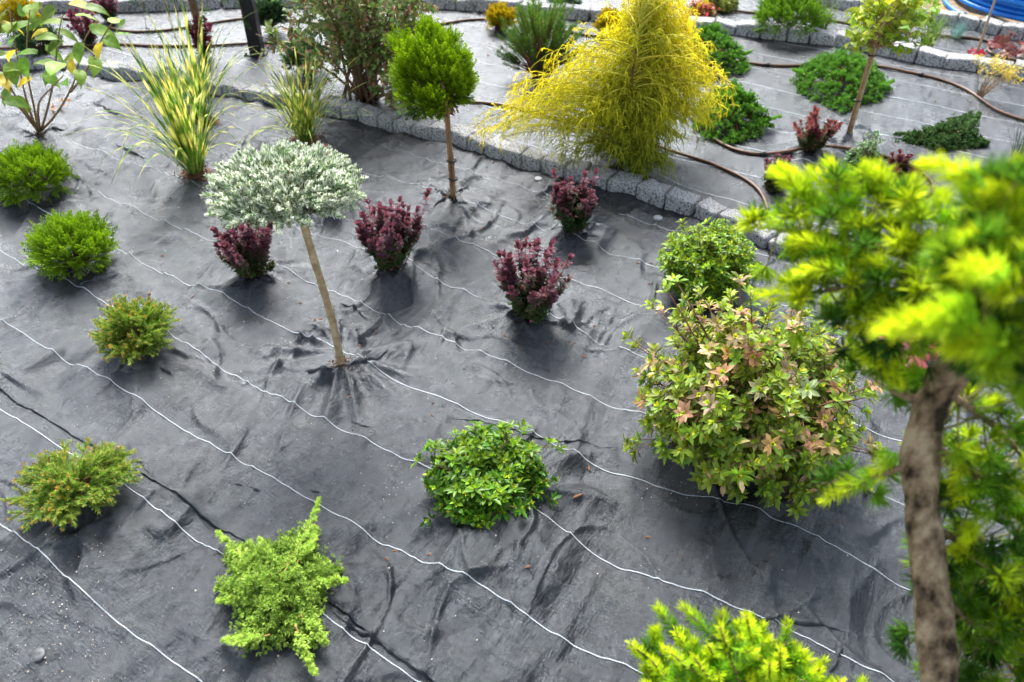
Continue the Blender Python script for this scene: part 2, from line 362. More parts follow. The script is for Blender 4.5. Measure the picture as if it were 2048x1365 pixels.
TR = [[(-120, 960), (0, 1055), (110, 1140), (210, 1230), (300, 1300), (395, 1365), (520, 1460)],
 [(-100, 757), (0, 820), (110, 890), (265, 1000), (330, 1045), (440, 1110), (640, 1250), (845, 1365), (960, 1440)],
 [(-100, 590), (0, 640), (60, 680), (170, 745), (250, 792), (350, 852), (430, 895), (540, 955), (640, 1015), (760, 1085), (860, 1140), (950, 1180), (1060, 1240), (1130, 1285), (1200, 1318), (1300, 1345), (1420, 1420)],
 [(-100, 450), (0, 505), (100, 560), (200, 605), (350, 685), (450, 745), (560, 800), (700, 865), (830, 935), (1065, 1035), (1150, 1085), (1300, 1160), (1420, 1215), (1530, 1255), (1600, 1285), (1700, 1345), (1900, 1450)],
 [(-100, 345), (0, 390), (65, 420), (120, 448), (235, 505), (300, 545), (380, 571), (433, 593), (556, 650), (600, 680), (800, 765), (960, 835), (1010, 860), (1100, 900), (1200, 933), (1308, 978), (1420, 1025), (1600, 1090), (1810, 1180), (2100, 1300)],
 [(152, 370), (260, 420), (330, 450), (380, 464), (441, 493), (538, 538), (635, 575), (813, 650), (900, 688), (988, 720), (1200, 807), (1266, 828), (1480, 910), (1700, 985), (1800, 1025), (2100, 1135)],
 [(-100, 195), (0, 232), (68, 258), (97, 268), (178, 294), (260, 328), (342, 359), (380, 376), (491, 423), (550, 440), (603, 465), (758, 511), (820, 543), (900, 578), (980, 606), (1008, 613)],
 [(1060, 628), (1076, 639), (1120, 660), (1193, 688), (1284, 718), (1500, 790), (1800, 890), (2100, 985)],
 [(-60, 152), (34, 183), (113, 207), (154, 210), (253, 253), (342, 284), (406, 307), (444, 322), (685, 399), (723, 414), (843, 461), (900, 481), (953, 497), (997, 519), (1137, 563), (1219, 594), (1281, 613), (1500, 690), (1800, 775), (2100, 860)],
 [(126, 155), (191, 181), (236, 186), (273, 205), (417, 234), (478, 256), (544, 282), (691, 338), (746, 357), (811, 370), (855, 391), (922, 411), (961, 421), (1064, 459), (1152, 487), (1252, 515), (1313, 535), (1600, 620), (1900, 700), (2100, 755)],
 [(478, 212), (580, 240), (632, 259), (900, 338), (980, 361), (1105, 395), (1203, 423)], [(1216, 425), (1340, 463), (1480, 505), (1700, 575)]]
for t in TR: strip([P(*p)[:2] for p in t], zig=True)
a2 = P(960, 88)[:2]; b2 = P(1735, 199)[:2]; c2 = P(1928, 231)[:2]
for k in range(-7, 9):                               # the lines of the bed beyond the edging run the same way
    o = a2@NV + k*.271
    x = np.linspace(-5, 5.5, 400); u = x; L = TV[None]*u[:, None]+NV[None]*o
    f = np.array([.0]); ok = (L[:, 1] > bY(B1P, L[:, 0])+.16) & (L[:, 1] < bY(B2P, L[:, 0])-.02)
    if ok.sum() > 4:
        idx = np.where(ok)[0]; strip(L[idx[0]:idx[-1]+1], w=.0038, zig=False)
for k in range(1, 9):
    o = P(1640, 60)[:2]@NV-.5+k*.29; x = np.linspace(-6, 6, 400); L = TV[None]*x[:, None]+NV[None]*o
    ok = (L[:, 1] > bY(B2P, L[:, 0])+.18) & (L[:, 1] < 8.5)
    if ok.sum() > 4:
        idx = np.where(ok)[0]; strip(L[idx[0]:idx[-1]+1], w=.0038, zig=False)

# cuts in the fabric round the stems: narrow lips of turned-up fabric
def cut(pts, h=.012, w=.009):
    q = np.array([G(*p)[:2] for p in pts]); seg = np.r_[0, np.cumsum(np.linalg.norm(np.diff(q, axis=0), axis=1))]
    n = max(8, int(seg[-1]/.006)); t = np.linspace(0, seg[-1], n)
    q = np.c_[np.interp(t, seg, q[:, 0]), np.interp(t, seg, q[:, 1])]
    T = nrm(np.gradient(q, axis=0)); N = np.c_[-T[:, 1], T[:, 0]]
    q = q+N*(.004*pn(t/.03, t*0+q[0, 0]*9, 50))[:, None]
    e = np.sin(np.pi*np.clip(t/seg[-1], .02, .98))**.6*(.7+.5*pn(t/.02, t*0+3.3, 51))
    V = []
    for k, (s_, up) in enumerate(((-1, -.003), (-.35, 1), (.1, .35), (.5, .9), (1.2, -.003))):
        p = q+N*(s_*w)[:, None] if np.ndim(s_) else q+N*(s_*w*np.maximum(e, .2))[:, None]
        z = gz(p[:, 0], p[:, 1])+(h*up*e if up > 0 else up); V.append(np.c_[p, z])
    V = np.stack(V, 1); i = np.arange(n-1)[:, None]*5; j = np.arange(4)[None]
    g.add(V, [], np.stack([i+j, i+j+1, i+5+j+1, i+5+j], -1), (1, 1, 1), 0)
for c_ in [[(610, 744), (650, 742), (680, 732)], [(682, 732), (730, 722), (778, 700)], [(700, 740), (706, 765), (704, 782)], [(860, 368), (885, 386), (903, 392)], [(866, 415), (885, 402), (903, 393)],
           [(905, 392), (922, 380), (940, 366)], [(908, 396), (920, 406), (936, 410)], [(460, 572), (490, 556), (505, 548)], [(1100, 460), (1130, 458), (1145, 455)], [(1150, 462), (1175, 458), (1192, 448)],
           [(1008, 634), (1030, 622), (1050, 628)], [(752, 548), (772, 540), (788, 534)], [(740, 490), (735, 500)], [(540, 548), (555, 560)], [(220, 750), (255, 745), (280, 742)], [(320, 735), (338, 745), (345, 752)],
           [(155, 572), (200, 560), (240, 545)], [(255, 920), (285, 925), (300, 950)], [(40, 264), (75, 268)], [(78, 268), (105, 258), (130, 264)], [(680, 606), (715, 620), (740, 640)], [(185, 205), (215, 222), (245, 228)],
           [(232, 290), (265, 305), (290, 317)], [(470, 968), (485, 971)], [(500, 976), (522, 983)], [(620, 980), (643, 987)], [(700, 845), (740, 855)], [(895, 833), (960, 842), (1060, 868), (1180, 888), (1235, 895)],
           [(600, 295), (640, 320), (690, 350)], [(930, 978), (1040, 1040)], [(1400, 1250), (1560, 1235), (1690, 1262)], [(1690, 1262), (1676, 1300), (1660, 1345)], [(660, 1222), (760, 1285), (880, 1370)]]:
    cut(c_, .007 if len(c_) > 3 else .014 if len(c_) == 3 else .006, .004 if len(c_) > 3 else (.009 if len(c_) == 3 else .0035))
for (x_, y_) in [(505, 552), (786, 536), (1060, 638), (1143, 460), (75, 267), (662, 400)]:
    for k_ in range(4):
        a_ = k_*1.57+rng.uniform(.3, 1.2); L_ = rng.uniform(30, 62)
        cut([(x_, y_), (x_+math.cos(a_)*L_*.5+rng.normal(0, 3), y_+math.sin(a_)*L_*.28+rng.normal(0, 3)), (x_+math.cos(a_)*L_, y_+math.sin(a_)*L_*.55)], .011, .006)
seg = np.r_[0, np.cumsum(np.linalg.norm(np.diff(SEAM, axis=0), axis=1))]; n = int(seg[-1]/.006); t = np.linspace(0, seg[-1], n)
q = np.c_[np.interp(t, seg, SEAM[:, 0]), np.interp(t, seg, SEAM[:, 1])]
for _ in range(200): q[1:-1] = (q[:-2]+2*q[1:-1]+q[2:])/4
q = q+NV*(.006*pn(t/.12, t*0, 52)+.003*pn(t/.03, t*0, 53))[:, None]; lv_ = .5+.5*np.clip(pn(t/.1, t*0, 54)+.5, 0, 1.2)
V = np.stack([np.c_[q+NV*o, gz(q[:, 0]+NV[0]*o, q[:, 1]+NV[1]*o)+zz*lv_] for o, zz in ((.035, .0004), (.012, .003), (-.001, .0055), (-.004, .004), (-.001, .002), (.005, .0005))], 1)
i = np.arange(n-1)[:, None]*6; j = np.arange(5)[None]
g.add(V, [], np.stack([i+j, i+j+1, i+6+j+1, i+6+j], -1), (1, 1, 1), 0)
g.build('ground', [M['fabric'], M['thread']], None, kind='structure')
e = MB(); e.add([(-150, -60, -.09), (150, -60, -.09), (150, 220, -.09), (-150, 220, -.09)], [], [(0, 1, 2, 3)], (1, 1, 1))
e.build('terrain', M['earth'], None, kind='structure')
# bare sand beyond the third row of edging
sx = np.linspace(1.9, 6.3, 90); sy = np.linspace(0, 3.2, 70)
SX, SY = np.meshgrid(sx, sy, indexing='ij'); SY2 = bY(B3P, SX)+.16+SY
SZ = .03+.03*pn(SX/.5, SY2/.5, 60)+.012*pn(SX/.12, SY2/.12, 61)
s = MB(); i = np.arange(89)[:, None]*70; j = np.arange(69)[None]
s.add(np.stack([SX, SY2, SZ], -1), [], np.stack([i+j, i+70+j, i+70+j+1, i+j+1], -1), (1, 1, 1))
s.build('sand', M['sand'], None, kind='structure')

# ------------------------------------------------------------------ granite edging
def stonemesh(k):
    n = 9; m = MB(); t = np.linspace(-1, 1, n)
    vs = {}; V = []; F = []
    def vid(p):
        key = tuple(np.round(p, 4))
        if key not in vs: vs[key] = len(V); V.append(p)
        return vs[key]
    for ax in range(3):
        for sg in (-1, 1):
            gidx = [[None]*n for _ in range(n)]
            for a in range(n):
                for b in range(n):
                    p = [0, 0, 0]; p[ax] = sg; p[(ax+1) % 3] = t[a]; p[(ax+2) % 3] = t[b]; gidx[a][b] = vid(tuple(p))
            for a in range(n-1):
                for b in range(n-1):
                    f = (gidx[a][b], gidx[a+1][b], gidx[a+1][b+1], gidx[a][b+1]); F.append(f if sg > 0 else f[::-1])
    V = np.array(V, float); r = np.random.default_rng(100+k)
    q = np.abs(V); ed = np.sort(q, 1)[:, 1]                      # close to an edge
    V = V*(1-.035*np.clip((ed-.7)/.3, 0, 1)[:, None]**2*(1+.8*r.normal(size=(len(V), 1))*.5))
    for c in range(3):
        V[:, c] += .06*pn(V[:, (c+1) % 3]*1.3+k*3.1+c, V[:, (c+2) % 3]*1.3+7.7*k, 70+c)+.055*pn(V[:, (c+1) % 3]*3.5+k, V[:, (c+2) % 3]*4+c*5, 75+c)
    V[:, 0] *= 1+.06*r.normal()*V[:, 1]; V[:, 2] += .08*r.normal()*V[:, 0]
    m.add(V*.5, [], F, (1, 1, 1)); me = m.mesh('stone', M['granite']); return me
STONES = [stonemesh(k) for k in range(9)]
def edging(path, depth, hgt, lens, labels, group):
    seg = np.r_[0, np.cumsum(np.linalg.norm(np.diff(path, axis=0), axis=1))]; t = 0; n = 0
    while t < seg[-1]-.05:
        L = rng.uniform(*lens); tc = min(t+L/2, seg[-1]); t += L+rng.uniform(.002, .008)
        x = np.interp(tc, seg, path[:, 0]); y = np.interp(tc, seg, path[:, 1])
        x2 = np.interp(tc+.05, seg, path[:, 0]); y2 = np.interp(tc+.05, seg, path[:, 1]); x1 = np.interp(tc-.05, seg, path[:, 0]); y1 = np.interp(tc-.05, seg, path[:, 1])
        a = math.atan2(y2-y1, x2-x1)+rng.normal(0, .035)
        d = depth*rng.uniform(.92, 1.1); nx, ny = -math.sin(a), math.cos(a)
        cx, cy = x+nx*d/2, y+ny*d/2
        px = pix((cx, cy, hgt))[0]
        lab = [l for lim, l in labels if px < lim][0]
        o = bpy.data.objects.new('edging_stone', STONES[int(rng.integers(0, 9))]); COL.objects.link(o)
        h2 = .16
        o.location = (cx, cy, hgt*rng.uniform(.88, 1.1)-h2/2); o.rotation_euler = (rng.normal(0, .03), rng.normal(0, .03), a+(math.pi if rng.random() < .5 else 0)); o.scale = (L*1.0, d, h2)
        tag(o, lab, 'stone', group); n += 1
edging(B1P, .10, .055, (.085, .14), [(330, 'rough pale granite block in the near edging row, left of the zebra grass'), (760, 'rough pale granite block in the near edging row behind the second zebra grass'), (990, 'rough pale granite block in the near edging row behind the golden ball topped tree'),
       (1290, 'rough pale granite block of the near edging row at the thread cypress foot'), (9999, 'rough pale granite block at the right end of the near edging row')], 'granite blocks of the near edging row')
edging(B2P, .11, .075, (.13, .2), [(480, 'grey granite block in the middle edging row, left of the black post'), (900, 'grey granite block in the middle edging row behind the tall loose shrub'), (1400, 'grey granite block in the middle edging row behind the dwarf pine and yellow cypress'),
       (1760, 'grey granite block in the middle edging row below the green mound and grasses'), (9999, 'grey granite block in the middle edging row by the small red leaved plant')], 'granite blocks of the middle edging row')
edging(B3P, .11, .075, (.13, .2), [(9999, 'grey granite block in the farthest edging row in front of the blue pipe')], 'granite blocks of the far edging row')

# ------------------------------------------------------------------ plant parts
def bez(a, b, c, K):
    t = np.linspace(0, 1, K)[None, :, None]
    return a[:, None]*(1-t)**2+2*b[:, None]*t*(1-t)+c[:, None]*t**2
def perp(d):
    r = rdir(len(d)); return nrm(np.cross(d, r))
def inpoly(poly, n, shrink=1.0):
    poly = np.array(poly, float); c = poly.mean(0); q = c+(poly-c)*shrink; lo, hi = q.min(0), q.max(0); out = []
    while len(out) < n:
        x, y = rng.uniform(lo[0], hi[0]), rng.uniform(lo[1], hi[1]); ins = False; j = len(q)-1
        for i in range(len(q)):
            if (q[i, 1] > y) != (q[j, 1] > y) and x < (q[j, 0]-q[i, 0])*(y-q[i, 1])/(q[j, 1]-q[i, 1])+q[i, 0]: ins = not ins
            j = i
        if ins: out.append((x, y))
    return np.array(out)
def around(d, n, tilt):                                # n directions round each axis, tilted away by tilt (N,n) or scalar
    a = perp(d); b = np.cross(d, a)
    ph = np.arange(n)*2*np.pi/n
    ph = ph[None]+U(0, 6.28, len(d), 1)+rng.normal(0, .25, (len(d), n))
    tilt = np.broadcast_to(tilt, ph.shape)+rng.normal(0, .12, ph.shape)
    v = d[:, None]*np.cos(tilt)[..., None]+(a[:, None]*np.cos(ph)[..., None]+b[:, None]*np.sin(ph)[..., None])*np.sin(tilt)[..., None]
    return v
def brush(mb, paths, n, L, W, cbase, ctip, slant=.9, tpl='needle', up=0.0, taper=True, colfn=None):
    """needles set all round each path; paths (N,K,3)"""
    N, K, _ = paths.shape
    t = np.sort(U(0.02, 1, N, n), axis=1); f = t*(K-1); i0 = np.clip(f.astype(int), 0, K-2); fr = (f-i0)[..., None]
    ar = np.arange(N)[:, None]
    p = paths[ar, i0]*(1-fr)+paths[ar, i0+1]*fr; d = nrm(paths[ar, i0+1]-paths[ar, i0])
    p = p.reshape(-1, 3); d = d.reshape(-1, 3); tt = t.ravel()
    a = perp(d); sl = slant*(1-.45*tt**3)+rng.normal(0, .12, len(p))
    v = d*np.cos(sl)[:, None]+a*np.sin(sl)[:, None]; v[:, 2] += up; v = nrm(v)
    LL = L*U(.75, 1.15, len(p))*((1-.35*tt**4) if taper else 1)
    c = colfn(tt, p) if colfn else None
    if c is None: c = jit(cbase, len(p)); ct = jit(ctip, len(p))
    else: c, ct = c
    mb.leaves(p, v, np.cross(v, d)+1e-4, LL, W, c, tpl, ct)
def shell(n, lo=.75, hi=1.0, zmin=-.35):
    d = rdir(n*3); d = d[d[:, 2] > zmin][:n]
    return d, U(lo, hi, len(d), 1)
def stems_to(mb, base, tips, r0, col, bulge=.3, K=6, spread=.02, sides=4, mi=0):
    n = len(tips); a = np.tile(base, (n, 1))+np.c_[rng.normal(0, spread, (n, 2)), np.zeros(n)]
    m = (a+tips)/2; hd = tips-a; m[:, :2] = a[:, :2]+hd[:, :2]*(.5-bulge*.5); m[:, 2] = a[:, 2]+hd[:, 2]*(.5+bulge*.3)
    pa = bez(a, m, tips, K); rad = np.linspace(r0, r0*.3, K)[None]*U(.7, 1.2, n, 1)
    mb.tubes(pa, rad, jit(col, n), sides, mi); return pa

def sprays(mb, p, d, flat, L, cin, cout, n=9, w=.0042, cup=0.0):
    """flat scale-leaf fans: a spine with forked side shoots lying in one plane"""
    N = len(p); d = nrm(d); S = nrm(np.cross(d, flat)); Nn = np.cross(S, d); L = np.broadcast_to(L, (N,))
    PP, DD, UU, LL, CC, CT = [], [], [], [], [], []
    hue = rng.random(N)
    for k in range(n):
        t = k/(n-1); sgn = 1 if k % 2 else -1
        q = p+d*(t*.8*L)[:, None]+Nn*(cup*L*t*t)[:, None]
        ang = (.75-.35*t)*sgn+rng.normal(0, .1, N)
        for j, (da, ln, st) in enumerate(((0, .34, 0), (-.5, .2, .4), (.5, .2, .4), (.0, .2, .85))):
            aa = ang+da; dd = d*np.cos(aa)[:, None]+S*np.sin(aa)[:, None]+Nn*(rng.normal(0, .12, N)+cup)[:, None]
            fl = (1-.55*t)
            st_d = d*np.cos(ang)[:, None]+S*np.sin(ang)[:, None]
            qq = q+st_d*(st*.34*fl*L)[:, None]
            PP.append(qq); DD.append(dd); UU.append(Nn+rng.normal(0, .25, (N, 3))); LL.append(L*ln*fl*U(.8, 1.2, N))
            mixf = .25*t+.35*(j/3)+.4*hue
            CC.append(mix(cin, cout, mixf*.75)); CT.append(mix(cin, cout, .3+mixf*.8))
    q = p+d*(.78*L)[:, None]+Nn*(cup*L*.6)[:, None]
    PP.append(q); DD.append(d+Nn*cup); UU.append(Nn); LL.append(L*.25); CC.append(mix(cin, cout, hue)); CT.append(np.tile(cout, (N, 1)))
    P_ = np.concatenate(PP); C_ = np.concatenate(CC)*np.exp(rng.normal(0, .1, (len(P_), 1)))
    mb.leaves(P_, np.concatenate(DD), np.concatenate(UU), np.concatenate(LL), w, C_, 'lite', np.concatenate(CT))

def globe_conifer(name, spec, label, cat, group, cin, cout, n=620, L=.062, w=.0042):
    c, a, b = ell(*spec); base = np.array([c[0], c[1], gz1(c)])
    root = empty(name, base, label, cat, group)
    d, k = shell(n, .55, .92, -.55)
    lump = 1+.12*pn(d[:, 0]*2.2+c[0]*9, d[:, 1]*2.2+d[:, 2]*2, 80)
    p = c+d*np.array([a, a, b])*k*lump[:, None]*.83
    o = nrm(d*np.array([1/a, 1/a, 1/b])*a); o = nrm(o*.8+np.array([0, 0, .55])+rng.normal(0, .28, (len(d), 3)))
    fl = nrm(np.cross(np.cross(o, d)+rng.normal(0, .5, o.shape), o))
    f = MB(); sprays(f, p, o, fl, L*U(.75, 1.25, len(p)), np.array(cin), np.array(cout), w=w)
    f.build('foliage', M['matte'], root)
    s = MB(); stems_to(s, base-[0, 0, .02], p[:60], .004, (.12, .07, .04)); s.build('stem', M['wood'], root)
    return root

AVI, AVO = (.03, .1, .006), (.33, .52, .015)
ga = globe_conifer('globe_arborvitae', (62, 353, 80, 57), 'round bright green globe conifer at the left edge, behind the other one of its kind', 'conifer', 'globe conifers', AVI, AVO)
gb = globe_conifer('globe_arborvitae', (147, 497, 84, 64), 'round bright green globe conifer standing between the left edge globe and the upper dwarf spruce', 'conifer', 'globe conifers', AVI, AVO)

def spruce(spec, label, seed):
    c, a, b = ell(*spec); base = np.array([c[0], c[1], gz1(c)])
    root = empty('dwarf_spruce', base, label, 'conifer', 'dwarf spruces')
    n = 105; d, k = shell(n, .66, 1.22, -.25)
    tips = c+d*np.array([a, a, b])*k; tips[:, 2] = np.maximum(tips[:, 2], base[2]+.02)+.018
    s = MB(); pa = stems_to(s, base+[0, 0, .03], tips, .0035, (.2, .1, .04), .15, 8)
    tw = []                                            # side twigs
    for q in range(4):
        t = U(.42, .9, n); f = t*7; i0 = np.clip(f.astype(int), 0, 6); fr = (f-i0)[:, None]
        p0 = pa[np.arange(n), i0]*(1-fr)+pa[np.arange(n), i0+1]*fr; dd = nrm(pa[np.arange(n), i0+1]-pa[np.arange(n), i0])
        sd = perp(dd); sd[:, 2] *= .5; v = nrm(dd*.75+sd*.75); L = (.028+.035*(1-t))*U(.7, 1.2, n)
        tw.append(np.stack([p0, p0+v*L[:, None]*.5, p0+v*L[:, None]+[0, 0, .003]], 1))
    tw = np.concatenate(tw)
    s.tubes(tw, np.array([[.0016, .0013, .001]]), jit((.25, .12, .05), len(tw)), 3)
    s.build('branches', M['wood'], root)
    f = MB()
    gr, gy = np.array((.08, .22, .025)), np.array((.34, .5, .06))
    def cf(tt, p):
        r = np.clip((p[:, 2]-base[2])/(2*b), 0, 1); h = pn(p[:, 0]*14, p[:, 1]*14, seed)*.5+.5
        k = np.clip(.2+.55*tt*h+.3*r+rng.normal(0, .12, len(p)), 0, 1); cc = mix(mix(gr, gy, k), (.52, .46, .09), np.clip((tt-.78)*2.2, 0, .55))
        return cc*np.exp(rng.normal(0, .12, (len(p), 1))), mix(cc, gy, .35+0*k)
    brush(f, tw, 40, .0135, .0023, None, None, .85, 'needle', .12, True, cf)
    brush(f, pa[:, 3:], 120, .0175, .0024, None, None, .85, 'needle', .1, True, cf)
    f.build('needles', M['matte'], root)
    bd = MB(); ends = np.concatenate([pa[:, -1], tw[::3, 2]]); dr = np.concatenate([nrm(pa[:, -1]-pa[:, -2]), nrm(tw[::3, 2]-tw[::3, 1])])
    hot = ((ends[:, 0]-c[0] < .25*a) | (rng.random(len(ends)) < .25)) & (rng.random(len(ends)) < .75); ends, dr = ends[hot], dr[hot]
    v = around(dr, 9, .75).reshape(-1, 3); e9 = np.repeat(ends, 9, 0)
    bd.leaves(e9, v, np.repeat(dr, 9, 0), .0085*U(.6, 1.2, len(e9)), .0035, jit((.5, .25, .04), len(e9), .2), 'lite', jit((.62, .42, .08), len(e9)))
    bd.build('buds', M['matte'], root)
    return root
spruce((274, 670, 82, 66), 'small dwarf spruce with tan shoot tips, standing below the round globe conifers', 90)
spruce((163, 985, 106, 84), 'larger dwarf spruce with orange brown tips at the fabric seam in the lower left', 93)

def tufts(mb, p, d, n, L, W, c0, c1, tilt=.7):
    v = around(nrm(d), n, tilt+U(-.35, .35, len(p), n)).reshape(-1, 3); q = np.repeat(p, n, 0)
    c0 = np.repeat(c0, n, 0) if np.ndim(c0) == 2 else c0; c1 = np.repeat(c1, n, 0) if np.ndim(c1) == 2 else c1
    h = np.repeat(rng.random(len(p)), n); c = mix(c0, c1, np.clip(.15+.6*h+rng.normal(0, .15, len(q)), 0, 1))
    mb.leaves(q, v, rdir(len(q)), L*U(.6, 1.2, len(q)), W, c, 'lite', mix(c, c1, .5+0*h))
def juniper(px, py, outline, hgt, label, c0, c1, n=900, spikes=(), nl=11, L=.011, W=.0028, cover=1.0, name='creeping_juniper', cat='juniper', group='creeping junipers'):
    """outline: photo points of the mat's rim; shoots lie over a low dome inside it"""
    base = G(px, py); root = empty(name, base, label, cat, group)
    rim = np.array([P(x, y, hgt*.35)[:2] for x, y in outline]); m = len(rim)
    k = U(0, m, n); i0 = k.astype(int) % m; fr = (k-np.floor(k))[:, None]
    e = rim[i0]*(1-fr)+rim[(i0+1) % m]*fr
    t = np.sqrt(U(0.0, 1, n))*(.97+.06*rng.random(n)); xy = base[:2]*(1-t)[:, None]+e*t[:, None]
    z = gz(xy[:, 0], xy[:, 1])+hgt*np.clip(1-t**2.6, .12, 1)*(.75+.35*pn(xy[:, 0]*22, xy[:, 1]*22, 81))
    p = np.c_[xy, z]; rad = np.c_[e-base[:2], np.zeros(n)]; d = nrm(nrm(rad)*(.35+.9*t)[:, None]+np.array([0, 0, .75])*(1.15-t)[:, None]+rng.normal(0, .35, (n, 3)))
    f = MB(); s = MB()
    for k2 in range(5):
        off = d*(.011*k2)*U(.7, 1.2, n)[:, None]+rng.normal(0, .0035, (n, 3))
        tufts(f, p-d*.02+off, d, nl, L, W, mix(np.array(c0)*.6, c0, np.clip(.5+pn(p[:, 0]*30, p[:, 1]*30, 82), 0, 1)), mix(c0, np.array(c1)*1.1, np.clip(.35+.17*k2+.7*pn(p[:, 0]*26, p[:, 1]*26, 83), 0, 1)))
    b = np.tile(base+[0, 0, .02], (90, 1)); idx = rng.integers(0, n, 90); mid = (b+p[idx])/2+[0, 0, hgt*.3]
    s.tubes(bez(b, mid, p[idx]-d[idx]*.02, 6), np.linspace(.004, .0014, 6)[None], jit((.24, .13, .06), 90), 4)
    for sk in spikes:
        q = np.array([P(x, y, gz1(P(x, y))+zz) for x, y, zz in sk]); tt = np.linspace(0, 1, 26)
        pa = np.stack([np.interp(tt, np.linspace(0, 1, len(q)), q[:, c]) for c in range(3)], 1)
        s.tubes(pa, np.linspace(.003, .001, 26)[None], (.3, .22, .06), 4)
        T = nrm(np.gradient(pa, axis=0)); spk = np.repeat(np.arange(3, 26), 3); wd = (1.05-tt)[spk]*U(.35, 1.1, len(spk))
        sd = nrm(perp(T[spk])+[0, 0, .15]); dd = nrm(T[spk]*.9+sd*.6)
        for k2 in range(5):
            pp = pa[spk]+dd*(wd*.0085*k2)[:, None]+rng.normal(0, .0015, (len(spk), 3))
            tufts(f, pp, dd, max(4, nl-4), L*.8, W*.8, mix(c0, c1, np.full(len(spk), .3+.14*k2)), np.array(c1)*1.2, .5)
    f.build('foliage', M['matte'], root); s.build('branches', M['wood'], root); return root
JC0, JC1 = (.09, .22, .03), (.5, .66, .12)
juniper(565, 1205, [(500, 1110), (545, 1112), (590, 1092), (625, 1070), (632, 1125), (675, 1158), (640, 1195), (625, 1230), (640, 1285), (600, 1300), (545, 1290), (500, 1300), (505, 1250), (490, 1215), (455, 1200), (485, 1160), (468, 1120)], .075,
        'lime green star shaped creeping juniper near the front, left of the low azalea', JC0, JC1, 1350,
        [[(560, 1160, .07), (600, 1090, .09), (625, 1040, .1), (638, 1000, .12)], [(540, 1150, .06), (490, 1115, .06), (455, 1085, .06), (436, 1066, .06)], [(600, 1170, .06), (650, 1165, .05), (690, 1160, .05)], [(590, 1250, .05), (610, 1300, .04), (628, 1345, .03)],
         [(540, 1200, .05), (480, 1195, .04), (438, 1202, .04)], [(540, 1270, .04), (490, 1282, .03), (448, 1280, .03)], [(590, 1130, .06), (620, 1095, .08), (632, 1060, .09)], [(600, 1230, .05), (635, 1265, .03), (650, 1285, .03)], [(560, 1150, .07), (540, 1110, .07), (520, 1080, .07)]])

def rosette(mb, p, d, n1, n2, L, W, col, coly, tilt1=1.1, tilt2=.5, tpl='ell', lv=.2):
    v = around(nrm(d), n1, tilt1).reshape(-1, 3); q = np.repeat(p, n1, 0)-np.repeat(d, n1, 0)*U(0, .55, len(p)*n1, 1)*L
    c = np.repeat(col, n1, 0)*np.exp(rng.normal(0, lv, (len(q), 1))); mb.leaves(q, v, np.repeat(d, n1, 0), L*U(.7, 1.2, len(q)), W*U(.8, 1.15, len(q)), c, tpl, c*np.array([1.25, 1.15, 1.1]))
    if n2:
        v = around(nrm(d), n2, tilt2).reshape(-1, 3); q = np.repeat(p, n2, 0)
        c = np.repeat(coly, n2, 0)*np.exp(rng.normal(0, lv*.6, (len(q), 1))); mb.leaves(q, v, np.repeat(d, n2, 0), L*.55*U(.6, 1.2, len(q)), W*.62, c, tpl, c)

